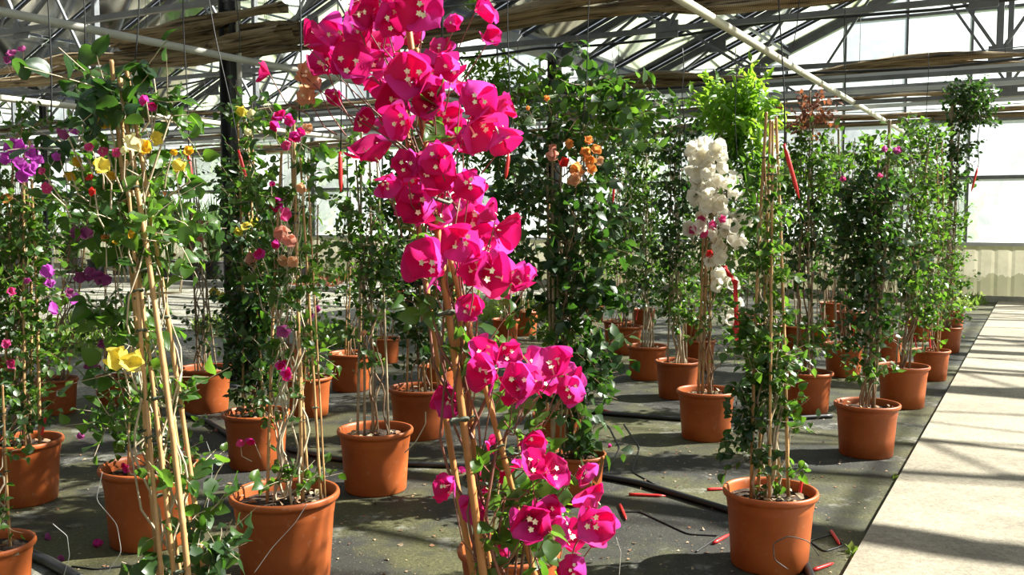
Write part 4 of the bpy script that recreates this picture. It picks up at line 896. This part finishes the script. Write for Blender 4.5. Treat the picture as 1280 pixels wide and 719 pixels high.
# fallen bracts, lying on the ground
for (x, y, s, c, lab) in [(121, 686, 16, 'magenta', 'bright magenta blossom fallen on the ground near the cane tripod'), (56, 676, 14, 'mauve', 'dull mauve bract fallen beside the lower left pot'), (80, 700, 12, 'mauve', 'dull mauve bract fallen by the black hose'),
                          (126, 537, 16, 'purple', 'purple blossom fallen in the shade behind the cane tripod pot'), (102, 548, 12, 'mauve', 'dark mauve bract fallen beside the left edge pot'), (256, 709, 12, 'magenta', 'magenta blossom fallen at the foot of the spreading canes'),
                          (764, 560, 8, 'magenta', 'small magenta bract fallen beside the big-leaved vine pot'), (268, 540, 8, 'salmon', 'faded bract fallen beside the dense dark climber pot'), (577, 593, 12, 'magenta', 'magenta bract fallen behind the leaning orange canes')]:
    g0 = at_z(x, y, .0); t = float((g0 - CAM).dot(FW)); sz = s / F * t
    o = bpy.data.objects.new('fallen_blossom', bract_mesh(c, R.randrange(3), False)); COL.objects.link(o); o.location = g0 + np.array([0, 0, .25 * sz]); o.scale = (sz,) * 3; o.rotation_euler = (R.uniform(1.2, 1.9), R.uniform(-.3, .3), R.uniform(0, 6)); tag(o, lab, 'fallen blossom')
# red stakes on the ground
for (x0, y0, x1, y1, lab) in [(786, 618, 832, 620, 'red dripper stake lying flat between hose and front pots'), (775, 631, 783, 650, 'short red stake pointing toward the black hose'), (884, 612, 906, 611, 'red stake lying against the hose left of the cane bundle pot'),
                              (892, 679, 912, 668, 'pale red stake lying at the foot of the cane bundle pot'), (1039, 664, 1050, 681, 'red stake lying near the path, point up'), (1016, 713, 1042, 704, 'red stake lying at the bottom edge by the cane bundle pot'), (752, 512, 775, 519, 'red stake beside the upper black hose')]:
    p0 = at_z(x0, y0, .008); p1 = at_z(x1, y1, .008); mb = MB(); mb.tube([p0, p0 + (p1 - p0) * .2, p0 + (p1 - p0) * .8, p1], [.007, .008, .007, .002], 8); c = (p0 + p1) / 2; tag(mb.build('red_dripper_stake', M['redplastic'], None, c, True), lab, 'dripper stake')
# black hoses and thin wires on the ground
def groundline(px, r, label, name='black_hose', cat='hose', m='hose', z=None):
    pts = np.array([at_z(x, y, r if z is None else z) for x, y in px]); L = np.linspace(0, 1, len(pts)); ts = np.linspace(0, 1, 60)
    q = np.stack([np.interp(ts, L, pts[:, i]) for i in range(3)], 1)
    for _ in range(3): q[1:-1] = (q[:-2] + q[1:-1] * 2 + q[2:]) / 4
    mb = MB(); mb.tube(q, r, 8); c = q.mean(0); tag(mb.build(name, M[m], None, c, True), label, cat)
groundline([(728, 514), (770, 518), (850, 524), (930, 526), (1040, 520)], .016, 'black hose passing behind the white flowering plant pot')
groundline([(745, 594), (800, 604), (860, 622), (925, 642), (990, 676), (1014, 719), (1016, 740)], .017, 'black hose curving past the front right pot')
groundline([(360, 562), (420, 574), (500, 580), (600, 583), (700, 590)], .016, 'black hose passing behind the clear standing orange pot')
groundline([(20, 685), (60, 702), (100, 725)], .022, 'black hose end in the lower left corner')
groundline([(232, 518), (262, 528), (292, 548)], .018, 'black hose piece beside the dense dark climber pot')
groundline([(780, 530), (800, 560), (790, 590), (830, 612), (845, 622)], .0035, 'thin black tube looping off the lower hose', 'drip_tube', 'drip tube')
groundline([(775, 640), (800, 640), (860, 668), (900, 670), (870, 690)], .0035, 'thin black tube snaking in front of the short red stake', 'drip_tube', 'drip tube')
groundline([(1000, 668), (1030, 690), (1055, 682), (1040, 668), (1012, 676), (1008, 700)], .0035, 'coil of thin black tube between front pot and path', 'drip_tube', 'drip tube')
groundline([(735, 516), (762, 534), (775, 560), (765, 580), (740, 592)], .0035, 'thin black tube arching between the two hoses', 'drip_tube', 'drip tube')
groundline([(90, 708), (120, 712), (180, 705), (240, 716)], .0035, 'thin black tube in front of the cane tripod', 'drip_tube', 'drip tube')
def loop(px, t, label, name='drip_tube', cat='drip tube', m='wire', r=.0018):
    pts = np.array([at_t(x, y, t) for x, y in px]); L = np.linspace(0, 1, len(pts)); ts = np.linspace(0, 1, 50); q = np.stack([np.interp(ts, L, pts[:, i]) for i in range(3)], 1)
    for _ in range(4): q[1:-1] = (q[:-2] + q[1:-1] * 2 + q[2:]) / 4
    mb = MB(); mb.tube(q, r, 6); tag(mb.build(name, M[m], None, q.mean(0), True), label, cat)

loop([(128, 590), (120, 625), (146, 655), (152, 690), (134, 716)], 3.35, 'thin pale wire curling down beside the tripod canes', m='pipe', r=.0012)
loop([(258, 552), (266, 575), (264, 605), (258, 640)], 3.6, 'thin wire arc behind the pot with pink and peach climber', m='pipe', r=.0012)
loop([(66, 655), (84, 670), (87, 695), (80, 719)], 3.3, 'thin wire arc above the hose end at lower left', m='pipe', r=.0012)
loop([(384, 630), (368, 655), (340, 685), (318, 716)], 3.05, 'thin wire hanging across the largest front pot', m='pipe', r=.0012)
loop([(770, 672), (776, 690), (774, 719)], 3.3, 'thin wire hanging beside the lowest magenta blossoms', m='pipe', r=.0012)
loop([(985, 712), (968, 700), (966, 680), (985, 670), (1010, 676), (1024, 695)], 3.35, 'thin black tube looping across the large front right pot')
loop([(506, 566), (520, 552), (532, 530), (532, 515)], 4.6, 'pale twig like wire between the clear standing pot and the dark column climber', m='stem_pale', r=.003)
# ---- trees outside, beyond the back wall
def tree(x, y, h, rad, label):
    b = np.array([x, y, -.15]); root = empty('broadleaf_tree', b, label, 'tree')
    t = MB(); t.tube([b, b + np.array([.1, 0, h * .4]), b + np.array([0, 0, h * .7])], [.25, .18, .08], 8); t.build('trunk', M['stem'], root, b, True)
    mb = MB(); n = 1000; q = NR.normal(0, 1, (n, 3)); q /= np.linalg.norm(q, axis=1, keepdims=True); q *= NR.uniform(.3, 1, (n, 1)) ** .5
    lob = 1 + .25 * np.sin(q[:, :1] * 5 + x) * np.cos(q[:, 2:] * 4)
    c = b + np.array([0, 0, h * .62]) + q * lob * np.array([rad, rad, h * .38]); leaves(mb, c, NR.normal(0, 1, (n, 3)), NR.normal(0, 1, (n, 3)), NR.uniform(.4, .8, n), 1.2)
    k = mb.build('crown', M['leaf'], root, b, True)
trees = [(-22, 38, 9, 4, 'outdoor tree seen through the far left roof glass'), (-15, 44, 11, 4.5, 'tall outdoor tree behind the glass left of the cane tips'), (-9, 40, 8, 3.5, 'outdoor tree behind the glass left of the steel column'), (-30, 44, 12, 5, 'outdoor tree at the far left edge beyond the glass'),
         (-3, 46, 8, 3.6, 'outdoor tree behind the glass near the magenta blooms'), (6, 42, 5.2, 3.0, 'low outdoor tree behind the glass in the middle'), (14.5, 34, 4.2, 2.2, 'small outdoor shrub tree seen through the glass behind the right climbers')]
for a in trees: tree(a[0], a[1], a[2] * .72, a[3] * .75, a[4])

# ------------------------------------------------------------------ light, sky, camera
w = bpy.data.worlds.new('World'); S.world = w; w.use_nodes = True; nt = w.node_tree
bg = nt.nodes['Background']; sky = N(nt, 'ShaderNodeTexSky'); sky.sky_type = 'NISHITA'; sky.sun_disc = False; sky.sun_elevation = math.radians(40); sky.sun_rotation = math.radians(80); sky.dust_density = 3.5; sky.air_density = 1.0
mx = N(nt, 'ShaderNodeMix', data_type='RGBA'); mx.inputs[0].default_value = .45; mx.inputs[7].default_value = (5.0, 5.3, 5.6, 1)
nt.links.new(sky.outputs[0], mx.inputs[6]); nt.links.new(mx.outputs[2], bg.inputs[0]); bg.inputs[1].default_value = .095
sl = bpy.data.lights.new('sun', 'SUN'); sl.energy = 25; sl.angle = math.radians(.9); sl.color = (1, .93, .80)
so = bpy.data.objects.new('sun', sl); COL.objects.link(so)
el, az = math.radians(40), math.radians(12)
sd = Vector((math.cos(el) * math.cos(az), math.cos(el) * math.sin(az), math.sin(el))); so.rotation_euler = sd.to_track_quat('Z', 'Y').to_euler(); so.location = (20, 4, 20)
cam = bpy.data.cameras.new('camera'); co = bpy.data.objects.new('camera', cam); COL.objects.link(co)
cam.sensor_width = 36; cam.lens = 36 * F / 1280; co.location = CAM; co.rotation_euler = (math.radians(90) - TH, 0, 0); cam.clip_end = 500
S.camera = co
S.view_settings.view_transform = 'Standard'; S.view_settings.look = 'None'; S.view_settings.gamma = 1; S.view_settings.use_curve_mapping = False
S.view_settings.exposure = 0.0
try:
    S.cycles.max_bounces = 8; S.cycles.transparent_max_bounces = 16; S.cycles.use_denoising = True; S.cycles.caustics_reflective = False; S.cycles.caustics_refractive = False
    S.cycles.sample_clamp_indirect = 4
except Exception: pass
